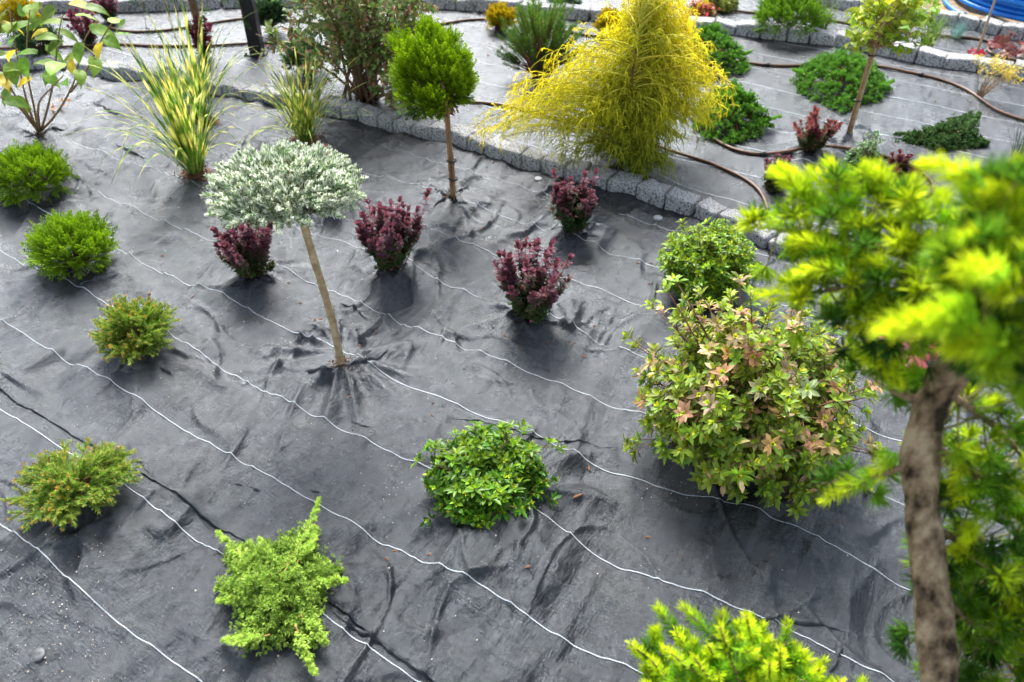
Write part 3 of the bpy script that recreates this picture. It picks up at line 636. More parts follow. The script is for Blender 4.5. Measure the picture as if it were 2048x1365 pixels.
def azalea(spec, label, n, L, W, col, young, name='azalea_shrub', cat='shrub', n1=7, n2=4, tipz=.45, odd=None, oddfrac=0., lo=.6, extra=(), stemcol=(.2, .12, .06), grp=None, zcut=-.6, rs=.9, tpl='ell', lumpy=.16):
    c, a, b = ell(*spec); base = np.array([c[0], c[1], gz1(c)])
    root = empty(name, base, label, cat, grp)
    d, k = shell(n, lo, 1.02, zcut); lump = 1+lumpy*pn(d[:, 0]*2.6+c[0]*5, d[:, 1]*2.6+d[:, 2]*2.1, 84)
    tips = c+d*np.array([a, a, b])*k*lump[:, None]*rs; tips[:, 2] = np.maximum(tips[:, 2], base[2]+.025)
    if len(extra): tips = np.r_[tips, np.array([P(x, y, z) for x, y, z in extra])]; d = np.r_[d, nrm(tips[-len(extra):]-c)]
    s = MB(); pa = stems_to(s, base, tips, .0042, stemcol, .25, 7, .03)
    td = nrm(nrm(tips-pa[:, -2])*.7+np.array([0, 0, tipz])+d*.3+rng.normal(0, .2, tips.shape))
    # two or three short side twigs near each tip
    ptw = [tips]; dtw = [td]
    for q in range(2):
        i0 = rng.integers(3, 6, len(tips)); p0 = pa[np.arange(len(tips)), i0]; v = nrm(td*.6+perp(td)*.8); L2 = (.03+.03*rng.random(len(tips)))[:, None]*(L/.026)
        e = p0+v*L2; e[:, 2] = np.maximum(e[:, 2], base[2]+.02); s.tubes(np.stack([p0, (p0+e)/2+[0, 0, .004], e], 1), np.array([[.0016, .0012, .001]]), jit(stemcol, len(tips)), 3); ptw.append(e); dtw.append(nrm(v+[0, 0, .5]))
    p = np.concatenate(ptw); dd = np.concatenate(dtw)
    s.build('branches', M['wood'], root)
    cc = jit(col, len(p), .2, .1); cy = jit(young, len(p), .15, .06)
    hz = np.clip((p[:, 2]-base[2])/(2*b), 0, 1)
    cc = mix(cc, np.asarray(young)*.75, hz*.5*rng.random(len(p)))
    if odd is not None:
        m = rng.random(len(p)) < oddfrac*(.25+1.5*hz); cc[m] = jit(odd, int(m.sum()), .25, .12)
    f = MB(); rosette(f, p, dd, n1, n2, L, W, cc, cy, 1.1 if tpl == 'ell' else .9, .4, tpl)
    # loose leaves along the twigs
    i0 = rng.integers(3, 7, len(tips)*5); ar = np.repeat(np.arange(len(tips)), 5); q = pa[ar, i0]+rng.normal(0, .004, (len(ar), 3))
    v = nrm(nrm(pa[ar, i0]-pa[ar, i0-1])*.5+perp(td[ar])+[0, 0, .15]); lc = jit(np.asarray(col)*.8, len(q), .2, .1)
    if odd is not None: m = rng.random(len(q)) < oddfrac*.8; lc[m] = jit(odd, int(m.sum()), .25, .12)
    f.leaves(q, v, np.tile([0, 0, 1.], (len(q), 1)), L*U(.7, 1.1, len(q)), W, lc, tpl, lc*1.15)
    f.build('foliage', M['leaf'], root); return root
azalea((975, 962, 124, 98), 'compact glossy green azalea alone in the front middle of the fabric', 200, .031, .0125, (.06, .17, .012), (.34, .48, .025), extra=[(835, 920, .14), (858, 893, .16), (858, 1040, .05), (1100, 885, .16), (1045, 850, .2), (950, 850, .2), (1105, 1000, .05), (930, 1070, .03)])
bigaz = azalea((1508, 792, 250, 220), 'biggest azalea on the right, pale green leaves flushed with pink and bare brown twigs', 560, .033, .0145, (.17, .27, .03), (.46, .54, .035), n1=8, n2=5, odd=(.43, .3, .16), oddfrac=.24, lumpy=.28, lo=.45, rs=.92, stemcol=(.22, .1, .07),
       extra=[(1255, 672, .3), (1270, 690, .25), (1300, 610, .45), (1330, 575, .55), (1350, 560, .55), (1480, 560, .55), (1500, 580, .52), (1545, 610, .45), (1590, 620, .45), (1650, 680, .35), (1700, 740, .25), (1740, 790, .18), (1690, 840, .15), (1255, 890, .1), (1275, 880, .1), (1640, 650, .4), (1400, 585, .5), (1370, 600, .5), (1735, 980, .05)])
azalea((1418, 522, 108, 92), 'smaller yellow green leafed azalea bush behind the big pinkish azalea', 340, .025, .0095, (.11, .23, .012), (.48, .58, .03), n1=7, n2=5, tipz=.9)
azalea((1960, 1190, 95, 70), 'dark green leafy shrub low behind the larch trunk', 120, .028, .012, (.025, .07, .012), (.08, .16, .02))

def barberry(px, py, top, hw, label, extra=(), n=40, L=.018, W=.012, purple=(.135, .058, .075), pink=(.28, .075, .1), green=(.055, .085, .025), gh=.33, spread=1.0, grp='purple barberries', dens=1.0):
    base = G(px, py); h = height(base, top); r = hw/FPX*dep(base)
    root = empty('barberry', base, label, 'barberry', grp)
    an = U(0, 6.28, n); rr = r*np.sqrt(U(.05, 1, n))*spread
    tips = base+np.c_[rr*np.cos(an), rr*np.sin(an), h*U(.62, 1.0, n)*(1-.18*(rr/r)**2)]
    if len(extra): tips = np.r_[tips, np.array([base+[0, 0, 0]+(Q(x, y, dep(base)-zz*.55)-base) for x, y, zz in extra])]
    n = len(tips); s = MB(); pa = stems_to(s, base-[0, 0, .01], tips, .003, (.13, .06, .045), -.25, 10, .012)
    s.build('stems', M['wood'], root)
    # leaves in small bunches along every stem
    nb = int(28*dens); t = U(.16, 1, n, nb); t[:, :3] = 1-.04*np.arange(3); f_ = t*9; i0 = np.clip(f_.astype(int), 0, 8); fr = (f_-i0)[..., None]; ar = np.arange(n)[:, None]
    p = (pa[ar, i0]*(1-fr)+pa[ar, i0+1]*fr).reshape(-1, 3); d = nrm(pa[ar, i0+1]-pa[ar, i0]).reshape(-1, 3); tt = t.ravel()
    p = p+perp(d)*(np.abs(rng.normal(0, .011, (len(p), 1)))*np.clip(1.25-tt, .2, 1)[:, None])
    hz = np.clip((p[:, 2]-base[2])/h, 0, 1)
    k = 6; v = around(d, k, np.where(tt > .93, .6, 1.15)[:, None]).reshape(-1, 3); q = np.repeat(p, k, 0); H = np.repeat(hz, k); T_ = np.repeat(tt, k)
    rc = np.hypot(q[:, 0]-base[0], q[:, 1]-base[1])/max(r, 1e-3)
    wgt = np.clip((H-gh+.25*(rc-.5)+rng.normal(0, .1, len(q)))/.3, 0, 1)
    c = mix(jit(green, len(q), .25, .12), jit(purple, len(q), .3, .12), wgt)
    c = mix(c, jit(pink, len(q), .2, .1), np.clip((T_-.9)/.1, 0, 1)*np.clip(H*1.2, 0, 1)*.55)
    pk = rng.random(len(q)) < .05; c[pk] = jit(pink, int(pk.sum()), .2)
    f = MB(); f.leaves(q, v, np.repeat(d, k, 0), L*U(.6, 1.2, len(q)), W*U(.8, 1.1, len(q)), c, 'obov', c*1.1)
    f.build('foliage', M['dull'], root); return root
barberry(503, 548, 440, 56, 'purple barberry to the left of the silver fir trunk', [(452, 445, .2), (485, 432, .22), (520, 430, .22), (545, 432, .22), (535, 490, .12), (440, 510, .1), (545, 530, .03)])
barberry(786, 533, 410, 60, 'purple barberry with one long shoot, to the right of the fir trunk', [(735, 405, .22), (760, 415, .22), (855, 385, .25), (835, 420, .2), (722, 450, .15), (800, 400, .22), (838, 460, .12)])
barberry(1060, 634, 495, 70, 'widest purple barberry in the middle, nearest the big azalea', [(1000, 510, .2), (1035, 488, .25), (1070, 485, .26), (1105, 485, .26), (1140, 515, .2), (1000, 560, .13), (1135, 560, .14)], n=32)
barberry(1143, 458, 365, 44, 'dark purple barberry directly in front of the granite edging', [(1108, 345, .25), (1140, 360, .25), (1170, 348, .26), (1192, 345, .26), (1105, 420, .08), (1188, 400, .15)], green=(.04, .08, .025), gh=.45)
barberry(662, 398, 345, 34, 'half hidden dark barberry behind the silver fir crown', [(640, 300, .2), (655, 296, .2)], n=16, green=(.03, .06, .02), gh=.6)
barberry(1624, 298, 226, 42, 'reddish barberry left of the slender ginkgo stem', [(1630, 218, .2), (1670, 245, .15), (1590, 250, .12)], purple=(.2, .055, .05), pink=(.36, .1, .09), n=22)
barberry(1546, 378, 318, 32, 'small dark barberry beside the brown hose, left of the larch top', [(1572, 315, .15)], n=18, dens=.8)
barberry(1800, 368, 312, 36, 'small red brown barberry to the right of the pale upright box', [(1800, 305, .15), (1835, 330, .1)], purple=(.17, .05, .045), n=18, dens=.8)
barberry(180, 88, 18, 28, 'deep red barberry in the far left bed, left of the tall grass', [(160, 5, .4), (150, 30, .3), (195, 45, .2)], purple=(.16, .02, .045), n=20, dens=.8, gh=.1)
barberry(222, 44, -30, 26, 'deep red barberry farthest back at the top left', [], purple=(.14, .025, .05), n=20, dens=.8, gh=.2)
barberry(409, 112, 30, 24, 'tall red barberry behind the weeping juniper', [(420, 50, .3)], purple=(.19, .025, .05), n=18, gh=.1, dens=.8)

SOIL = []
for o_ in list(COL.objects):
    if o_.get('category') == 'barberry' and o_.location.y < 3.6: SOIL.append(o_)
# ------------------------------------------------------------------ silver fir on a stem
base = G(682, 728); ft = height(base, 428); top = Q(606, 425, dep(base+[0, 0, ft]))
fir = empty('silver_fir_standard', base, 'silver white dwarf fir grafted as a flat crown on a bare pale stem', 'conifer')
s = MB(); tt = np.linspace(0, 1, 26)
pa = base[None]*(1-tt[:, None])+top[None]*tt[:, None]; pa[:, 0] += .006*np.sin(tt*5); pa[0, 2] -= .03
pa = np.r_[pa, [pa[-1]+[-.004, .004, .05]]]
rad = np.r_[np.linspace(.0125, .0115, 26)*(1+.05*np.sin(tt*37)), [.009]]; rad[0] *= 1.25
s.tubes(pa, rad[None], (1, 1, 1), 12); s.build('trunk', M['firbark'], fir)
cc = Q(563, 352, dep(top)); cc[2] = top[2]+.04; a = 150/FPX*dep(cc)
n = 600; rr = np.sqrt(U(0, 1, n)); an = U(0, 6.28, n); rag = 1+.16*pn(np.cos(an)*1.7+3, np.sin(an)*1.7, 86)+.05*rng.normal(size=n)
xy = np.c_[np.cos(an), np.sin(an)]*(rr*rag*a*.93)[:, None]
lay = rng.random(n) < .68
zt = .075*(1-rr**2)*np.where(rng.random(n) < .3, U(.2, .8, n), 1)+.02*pn(xy[:, 0]*16, xy[:, 1]*16, 87); zb = -.02*(1-rr)-.012
tip = cc+np.c_[xy, np.where(lay, zt, zb)]; o = np.c_[np.cos(an)*rr, np.sin(an)*rr, np.where(lay, .55, -.1)]; o = nrm(o+rng.normal(0, .3, (n, 3)))
b = MB(); idx = np.arange(0, n, 9); rb = np.tile(top+[0, 0, .01], (len(idx), 1)); b.tubes(bez(rb, (rb+tip[idx])/2-[0, 0, .02], tip[idx]-o[idx]*.02, 6), np.linspace(.005, .0015, 6)[None], jit((.16, .15, .07), len(idx)), 4)
b.build('branches', M['wood'], fir)
f = MB(); L = .05*U(.7, 1.3, n); pth = np.stack([tip-o*L[:, None]*.6, tip-o*L[:, None]*.1+[0, 0, .002], tip+o*L[:, None]*.4+[0, 0, .005]], 1)
def cf(t, p):
    w = np.clip(rng.random(len(p))*1.25+.1*pn(p[:, 0]*20, p[:, 1]*20, 88)-.02, 0, 1); w = np.where(w > .45, .5+.5*w, w*.3)
    c = mix((.13, .26, .05), (.85, .85, .74), w); return c*np.exp(rng.normal(0, .1, (len(p), 1))), mix(c, (.9, .9, .8), w*.6)
brush(f, pth, 85, .0165, .0032, None, None, .8, 'blunt', .45, True, cf)
k = rng.random(n) < .3; v = around(o[k], 4, .5).reshape(-1, 3); q = np.repeat(pth[k, 2], 4, 0); f.leaves(q, v, rdir(len(q)), .006, .004, jit((.4, .26, .08), len(q), .2), 'lite')
f.build('needles', M['matte'], fir)

# ------------------------------------------------------------------ golden cypress on a stem
base = G(905, 393); ht = height(base, 225); top = base+[0, 0, ht]; top = Q(892, 222, dep(top))
hk = empty('golden_cypress_standard', base, 'golden green ball topped cypress on a slim stem tied to a cane', 'conifer')
s = MB(); t = np.linspace(0, 1, 14)[:, None]; pa = base*(1-t)+top*t; pa[0, 2] -= .02; pa = np.r_[pa, [top+[-.01, 0, .12]]]
s.tubes(pa, np.linspace(.010, .008, 15)[None], (1, 1, 1), 9); s.build('trunk', M['cane'], hk)
s = MB(); c0 = base+[.009, -.010, -.02]; c1 = top+[.013, -.01, .02]; pa = np.stack([c0*(1-x)+c1*x+np.array([.004*math.sin(x*6), 0, 0]) for x in np.linspace(0, 1, 9)])
s.tubes(pa, .006, (1, 1, 1), 8); s.build('cane', M['cane'], hk)
for py in (322, 357):
    w = MB(); z = height(base, py); ct = base*(1-z/ht)+top*(z/ht); th = np.linspace(0, 2*np.pi, 17)
    ring = ct+np.c_[.019*np.cos(th)+.006, .018*np.sin(th)-.005, .004*np.sin(th*2)]; w.tubes(ring, .0035, (1, 1, 1), 6)
    w.tubes(np.array([ct+[.02, -.012, 0], ct+[.032, -.02, .006]]), .0025, (1, 1, 1), 5); w.build('tie', M['blackpl'], hk)
cc = Q(860, 148, dep(top)); a = 82/FPX*dep(cc); b = 96/FPX*dep(cc)
OUT = [(852, 48), (874, 72), (914, 74), (938, 108), (944, 165), (936, 200), (902, 212), (862, 234), (828, 224), (788, 204), (792, 160), (778, 130), (776, 86), (800, 74), (816, 94), (836, 78)]
PP, DD = [], []
for x, y in inpoly(OUT, 100, .86):
    ex = np.hypot((x-860)/84, (y-145)/96); lc = Q(x, y, dep(cc)+rng.uniform(-1, 1)*.13*math.sqrt(max(.05, 1-min(ex, 1)**2))); m = 34; dd, kk = shell(m, .5, 1, -1); ou = nrm(lc-cc+1e-4)
    PP.append(lc+dd*kk*rng.uniform(.028, .044)); DD.append(nrm(dd*.6+ou*.7+[0, 0, .5]))
p = np.concatenate(PP); d = np.concatenate(DD)
f = MB(); fl = nrm(np.cross(np.cross(d, [0, 0, 1.])+rng.normal(0, .35, d.shape), d))
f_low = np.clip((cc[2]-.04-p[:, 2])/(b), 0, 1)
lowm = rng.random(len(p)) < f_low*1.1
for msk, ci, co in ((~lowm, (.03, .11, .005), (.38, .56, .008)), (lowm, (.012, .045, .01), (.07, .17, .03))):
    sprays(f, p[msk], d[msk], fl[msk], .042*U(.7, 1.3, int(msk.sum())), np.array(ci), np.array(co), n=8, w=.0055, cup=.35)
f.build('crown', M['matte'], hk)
s = MB(); idx = rng.integers(0, len(p), 60); stems_to(s, top+[0, 0, -.01], p[idx], .004, (.2, .1, .05)); s.build('branches', M['wood'], hk)

# ------------------------------------------------------------------ zebra grass
def soilbits(root, base, r=.03, n=120):
    s = MB(); q = np.c_[rng.normal(0, r*.7, (n, 2)), np.zeros(n)]+base; q[:, 2] = gz(q[:, 0], q[:, 1])+U(0, .006, n); s.leaves(q, rdir(n), rdir(n), U(.005, .012, n), .006, jit((.15, .075, .035), n, .45), 'lite'); s.build('soil', M['wood'], root, kind='stuff')
def grass(px, py, topy, nb, label, reach, w=.011, band=True, c0=(.1, .2, .02), c1=(.72, .7, .16), name='zebra_grass', cat='ornamental grass', grp='zebra grasses', soil=True, droop=1.0, r0=.03, lean=.55, special=()):
    base = G(px, py); h = height(base, topy); root = empty(name, base, label, cat, grp)
    K = 22; an = U(0, 6.28, nb); el = np.clip(np.abs(rng.normal(0, lean, nb)), 0, 1.15); L = h*U(.55, 1.12, nb)/np.cos(el*.35)
    st = base+np.c_[r0*np.sqrt(rng.random(nb))*np.cos(an), r0*np.sqrt(rng.random(nb))*np.sin(an), np.zeros(nb)-.01]
    t = np.linspace(0, 1, K)[None]; ho = np.sin(el*.6)[:, None]*t+(droop*.55*U(.1, 1, nb)*np.sin(el))[:, None]*t**2.4
    ve = np.cos(el*.55)[:, None]*t-(droop*U(.25, 1.0, nb)*(.15+el))[:, None]*.75*t**3
    L = np.minimum(L, reach/np.maximum(ho[:, -1], .15)+h*.2)
    kink = rng.normal(0, .25, (nb, 1))*t**2
    x = st[:, None, 0]+(np.cos(an)[:, None]*ho-np.sin(an)[:, None]*kink*.25)*L[:, None]; y = st[:, None, 1]+(np.sin(an)[:, None]*ho+np.cos(an)[:, None]*kink*.25)*L[:, None]
    z = np.maximum(st[:, None, 2]+ve*L[:, None], base[2]+.004)
    pa = np.stack([x, y, z], -1)
    wd = w*np.clip(1.15*(1-t**3)*np.clip(t*5+.35, 0, 1), .04, 1)*U(.6, 1.1, nb, 1)
    col = np.repeat(jit(c0, nb, .2, .1)[:, None], K, 1)
    if band:
        ph = U(0, 3, nb, 1); bnd = np.clip((np.sin(np.linspace(0, 1, K)[None]*K*1.25+ph*6)+.05)*2.2, 0, 1); bnd = np.where(t < .22, bnd*.3, bnd)
        col = mix(col, np.repeat(jit(c1, nb, .12, .08)[:, None], K, 1), bnd)
    col = mix(col, np.array((.45, .32, .14)), np.clip((t-.93)*8, 0, .6)*np.ones((nb, 1)))
    f = MB(); f.ribbons(pa, wd, col, None, 0, .35)
    f.build('blades', M['thinleaf'], root)
    if soil:
        s = MB(); m = 400; q = np.c_[rng.normal(0, .04, (m, 2)), U(0, .012, m)]+base; s.leaves(q, rdir(m), rdir(m), U(.006, .016, m), .008, jit((.13, .06, .03), m, .4), 'lite')
        nn = 24; th = np.linspace(0, 2*np.pi, nn, endpoint=False); rr = .075*(1+.3*pn(th*1.2, th*0+px, 95))
        ring = np.c_[base[0]+rr*np.cos(th), base[1]+rr*np.sin(th)*.8]; V = np.r_[[[*base[:2], base[2]+.016]], np.c_[ring, gz(ring[:, 0], ring[:, 1])+.002]]
        s.add(V, [(0, k+1, (k+1) % nn+1) for k in range(nn)], [], (.12, .06, .03)); s.build('soil', M['wood'], root, kind='stuff')
    return root
grass(393, 347, 25, 85, 'tall yellow banded zebra grass in front, left of the silver fir', .36, .014)
grass(406, 244, -20, 55, 'tall banded zebra grass close behind the front clump', .3, .0125)
grass(612, 282, 60, 110, 'smaller banded zebra grass just behind the silver fir', .3, .009, lean=.6)
grass(2032, 325, 225, 80, 'thin dark blue green grass at the right edge', .2, .0028, False, (.03, .06, .03), soil=False, name='fine_grass', grp='fine grasses', droop=.3)
grass(1640, 72, -30, 110, 'fine green arching grass beside the far green mound', .3, .004, False, (.13, .2, .05), soil=False, name='fine_grass', grp='fine grasses')
grass(1855, 95, 0, 120, 'fine green grass behind the ginkgo crown on the middle edging', .3, .004, False, (.16, .24, .06), soil=False, name='fine_grass', grp='fine grasses')
grass(1912, 76, 30, 110, 'tuft of blue grey fescue in front of the blue pipe coil', .14, .003, False, (.14, .27, .24), soil=False, name='blue_fescue', grp='fine grasses', droop=.4)

# ------------------------------------------------------------------ broad leaved shrub, upper left
base = G(77, 267); db = dep(base)
sh = empty('broadleaf_shrub', base, 'loose shrub with big heart shaped green and yellowing leaves at the left edge', 'shrub')
def L3(x, y, f=0.0): return Q(x, y, db-f)
stems = [[(77, 267, 0), (62, 230, .1), (48, 185, .15), (30, 90, .3), (18, 15, .4)], [(77, 267, 0), (70, 220, .1), (55, 160, .2), (52, 90, .3), (60, 20, .4)], [(77, 267, 0), (60, 235, .08), (30, 195, .2), (0, 130, .3), (-20, 90, .35)],
         [(82, 262, 0), (110, 235, .05), (140, 185, .1), (158, 140, .15), (155, 105, .2), (180, 60, .3)], [(140, 185, .1), (170, 150, .15), (205, 75, .2), (225, 45, .25)], [(82, 262, 0), (95, 220, .1), (110, 150, .2), (115, 80, .3), (125, 30, .35)], [(80, 262, 0), (75, 225, .2), (78, 200, .25), (100, 180, .3), (128, 150, .3)], [(75, 262, 0), (40, 215, .2), (15, 200, .3), (-20, 185, .35)]]
s = MB(); tt = np.linspace(0, 1, 14)
for st in stems:
    q = np.array([L3(*k) for k in st]); x = np.linspace(0, 1, len(q)); pa = np.stack([np.interp(tt, x, q[:, c]) for c in range(3)], 1)
    for _ in range(2): pa[1:-1] = (pa[:-2]+2*pa[1:-1]+pa[2:])/4
    s.tubes(pa, np.linspace(.0062, .0025, 14)[None], (.26, .17, .09), 7)
s.build('stems', M['wood'], sh)
lf = [(10, 25, 90), (35, 8, 75), (62, 8, 60), (60, 45, 62), (0, 45, 60), (110, 15, 70), (140, 5, 70), (80, 40, 60), (125, 45, 62), (105, 130, 60), (30, 100, 60), (10, 105, 62), (20, 175, 68), (30, 195, 55), (62, 155, 50), (105, 140, 52), (75, 105, 50), (120, 125, 62), (158, 140, 45), (160, 85, 50), (125, 80, 46), (180, 60, 62), (210, 75, 52), (240, 70, 50), (250, 45, 45), (190, 115, 48), (200, 85, 46), (155, 110, 42), (45, 140, 50), (90, 95, 50), (-5, 150, 60), (0, 85, 60), (15, 60, 60), (170, 12, 60), (220, 45, 46), (95, 60, 46), (140, 120, 46), (50, 20, 55), (25, 45, 58), (85, 12, 52), (115, 60, 46), (70, 75, 50), (38, 70, 52), (20, 125, 52), (45, 115, 46), (150, 30, 50), (8, 200, 56), (88, 145, 44), (130, 160, 40)]
p = np.array([L3(x, y, rng.uniform(.1, .35)) for x, y, _ in lf]); n = len(p); L = np.array([k for _, _, k in lf])/FPX*db*.78*U(.75, 1.15, n)
v = nrm(np.c_[rng.normal(0, 1, n), rng.normal(-.3, .8, n), U(-.8, .15, n)]); f = MB()
cl = jit((.16, .27, .035), n, .25, .1); yl = rng.random(n) < .17; cl[yl] = jit((.6, .46, .03), int(yl.sum()), .15)
f.leaves(p, v, np.tile([0, -.35, 1.], (n, 1))+rng.normal(0, .3, (n, 3)), L, L*.6, cl, 'heart', cl*1.2)
f.build('leaves', M['thinleaf'], sh)
dl = MB(); n2 = 9; q = np.array([G(*k) for k in [(105, 222), (112, 216), (120, 219), (128, 212), (133, 208), (116, 226), (122, 210), (108, 214), (126, 220)]])+[0, 0, .02]
dl.leaves(q, nrm(rng.normal(0, 1, (n2, 3))*[1, 1, .3]), np.tile([0, 0, 1.], (n2, 1))+rng.normal(0, .5, (n2, 3)), .035, .02, jit((.32, .15, .06), n2, .3), 'ell'); dl.build('dry_leaves', M['leaf'], sh)

# ------------------------------------------------------------------ yellow thread-leaf cypress
base = G(1240, 330); hb = height(base, -45); db = dep(base)
tc = empty('thread_cypress', base, 'large weeping golden yellow thread cypress behind the granite edging', 'conifer')
s = MB(); pk = Q(1288, -15, dep(base+[0, 0, hb])); t = np.linspace(0, 1, 12)[:, None]; pa = base*(1-t)+pk*t; pa = pa[:9]; s.tubes(pa, np.linspace(.016, .004, 9)[None], (.16, .08, .04), 7)
s.build('trunk', M['wood'], tc)
OUT = [(1235, -40), (1228, 20), (1222, 70), (1172, 112), (1118, 112), (1068, 148), (1015, 180), (980, 205), (970, 240), (1010, 268), (1085, 275), (1105, 305), (1180, 328), (1235, 334), (1320, 328), (1338, 278), (1370, 230), (1440, 212), (1455, 170), (1418, 130), (1372, 85), (1362, 30), (1345, -40)]
n = 620; ctrs = inpoly(OUT, 58, 1.04); ij = ctrs[rng.integers(0, 58, n)]+rng.normal(0, 1, (n, 2))*[24, 19]; wx = np.interp(ij[:, 1], [-40, 60, 110, 200, 300, 330], [.11, .19, .30, .36, .3, .2])
tips = np.array([Q(x, y, db+w_*rng.uniform(-1, .55)) for (x, y), w_ in zip(ij, wx)])
tips += (pk-base)*np.clip((tips[:, 2:3]-base[2])/hb, 0, 1)*np.array([0, 1, 0]); tips[:, 2] = np.maximum(tips[:, 2], base[2]+.05)
zz = np.clip((tips[:, 2]-base[2])*1.0+rng.uniform(-.1, .2, n), .08, hb); fr = np.clip(zz/hb, 0, 1); ax = base*(1-fr)[:, None]+pk*fr[:, None]
dirx = tips-ax; dirx[:, 2] = 0; prof = np.linalg.norm(dirx, axis=1); dirx = dirx/np.maximum(prof, 1e-3)[:, None]
mid = ax+dirx*(prof*.6)[:, None]+rng.normal(0, .05, (n, 3)); mid[:, 2] = np.maximum(ax[:, 2], tips[:, 2])+prof*.2+rng.normal(0, .03, n)
br = bez(ax-[0, 0, .04], mid, tips, 9); s2 = MB(); s2.tubes(br, np.linspace(.003, .001, 9)[None], jit((.5, .46, .04), n), 4); s2.build('branches', M['wood'], tc)
f = MB(); NT = 15; tj = U(.06, 1, n, NT); ff = tj*8; i0 = np.clip(ff.astype(int), 0, 7); fx = (ff-i0)[..., None]; ar = np.arange(n)[:, None]
p0 = (br[ar, i0]*(1-fx)+br[ar, i0+1]*fx).reshape(-1, 3); T = nrm(br[ar, i0+1]-br[ar, i0]).reshape(-1, 3); outd = np.repeat(dirx, NT, 0)
v = nrm(T*.6+perp(T)*.8+[0, 0, .12]+outd*.25); LL = U(.03, .085, len(p0))*(1+.5*(rng.random(len(p0)) < .15))
def threads(p0, v, LL, rad, cA, cB):
    K = 6; t = np.linspace(0, 1, K)[None, :, None]; pth = p0[:, None]+v[:, None]*(LL[:, None, None]*t)*(1-.25*t)+np.array([0, 0, -1.])*(LL[:, None, None]*(.1+.75*rng.random((len(p0), 1, 1)))*t**2); pth[..., 2] = np.maximum(pth[..., 2], base[2]+.01)
    f.tubes(pth, np.linspace(rad, rad*.45, K)[None], np.stack([mix(cA, cB, np.full(len(p0), x)) for x in np.linspace(0, 1, K)], 1), 3, cap=False); return pth
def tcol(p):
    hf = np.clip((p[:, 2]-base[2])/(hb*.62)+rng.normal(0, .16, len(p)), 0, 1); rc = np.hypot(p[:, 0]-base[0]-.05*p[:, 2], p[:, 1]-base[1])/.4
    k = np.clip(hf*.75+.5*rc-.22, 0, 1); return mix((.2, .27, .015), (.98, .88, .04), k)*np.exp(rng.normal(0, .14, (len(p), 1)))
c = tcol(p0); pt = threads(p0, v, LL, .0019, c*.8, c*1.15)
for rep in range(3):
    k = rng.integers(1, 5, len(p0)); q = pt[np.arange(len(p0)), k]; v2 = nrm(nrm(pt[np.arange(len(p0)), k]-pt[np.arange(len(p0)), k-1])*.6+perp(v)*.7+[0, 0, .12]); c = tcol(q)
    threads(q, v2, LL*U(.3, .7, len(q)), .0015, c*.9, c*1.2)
f.build('foliage', M['thinleaf'], tc)

# ------------------------------------------------------------------ beds beyond the edging
def pine(spec, label):
    c, a, b = ell(*spec); base = np.array([c[0], c[1], gz1(c)]); root = empty('dwarf_pine', base, label, 'conifer')
    n = 150; d, k = shell(n, .5, 1.05, -.6); tips = c+d*np.array([a, a, b])*k; s = MB(); pa = stems_to(s, base, tips, .006, (.17, .09, .05), .1, 9, .02, 5); s.build('branches', M['wood'], root)
    f = MB(); hz = (tips[:, 2]-base[2])/(2*b)
    top = pa[:, 5:]; top = np.concatenate([top, top[:, -1:]+nrm(d+[0, 0, .9])[:, None]*.03], 1)
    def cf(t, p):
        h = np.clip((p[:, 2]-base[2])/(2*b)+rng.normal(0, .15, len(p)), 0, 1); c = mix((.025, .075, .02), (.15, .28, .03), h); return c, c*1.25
    brush(f, top, 150, .036, .0022, None, None, .75, 'needle', .1, True, cf); f.build('needles', M['matte'], root)
    return root
pine((1082, 84, 82, 82), 'bushy green dwarf pine behind and left of the yellow thread cypress')
YI, YO = (.16, .2, .01), (.72, .5, .012)
for spec, lab in (((1001, 40, 26, 22), 'small golden yellow conifer left of the dwarf pine'), ((1222, 52, 28, 26), 'small golden yellow conifer between the dwarf pine and the thread cypress peak'), ((42, 32, 36, 40), 'yellow conifer mound in the top left corner')):
    globe_conifer('golden_conifer', spec, lab, 'conifer', 'golden conifers', YI, YO, 260, .06, .007)
DG, DG2 = (.02, .05, .02), (.07, .14, .05)
for spec, lab in (((75, 88, 38, 34), 'dark green low conifer below the yellow mound at top left'), ((612, 118, 42, 34), 'dark green prostrate conifer at the foot of the tall loose shrub'), ((540, 34, 26, 36), 'dark green conifer close behind the black post')):
    globe_conifer('dark_conifer', spec, lab, 'conifer', 'dark conifers', DG, DG2, 240, .07, .007)
globe_conifer('green_mound', (1580, 32, 84, 46), 'bright green rounded conifer mound beyond the middle edging', 'conifer', None, (.04, .12, .008), (.22, .4, .02), 420, .075, .008)
FJ0, FJ1 = (.04, .14, .015), (.19, .42, .04)
juniper(1415, 112, [(1360, 125), (1350, 95), (1375, 78), (1410, 72), (1440, 85), (1465, 105), (1500, 112), (1490, 128), (1455, 135), (1410, 145)], .2, 'dark green spreading juniper right behind the thread cypress top', FJ0, FJ1, 700, [[(1440, 110, .08), (1475, 112, .06), (1502, 104, .08)]], 9, .016, .004)
juniper(1460, 235, [(1395, 235), (1400, 200), (1430, 185), (1470, 190), (1490, 215), (1520, 235), (1545, 242), (1510, 258), (1460, 268), (1415, 255)], .17, 'green spreading juniper at the right foot of the thread cypress', FJ0, FJ1, 800, [[(1490, 245, .05), (1525, 243, .05), (1560, 233, .05)]], 9, .016, .004)
juniper(1685, 165, [(1592, 150), (1610, 125), (1645, 112), (1690, 112), (1730, 118), (1755, 140), (1780, 165), (1760, 182), (1720, 190), (1690, 208), (1640, 188), (1605, 172)], .15, 'green spreading juniper behind the ginkgo stem', FJ0, FJ1, 900, [[(1740, 170, .05), (1770, 170, .05), (1787, 162, .05)], [(1690, 185, .05), (1688, 205, .03)], [(1610, 150, .06), (1588, 140, .06)]], 9, .016, .004)
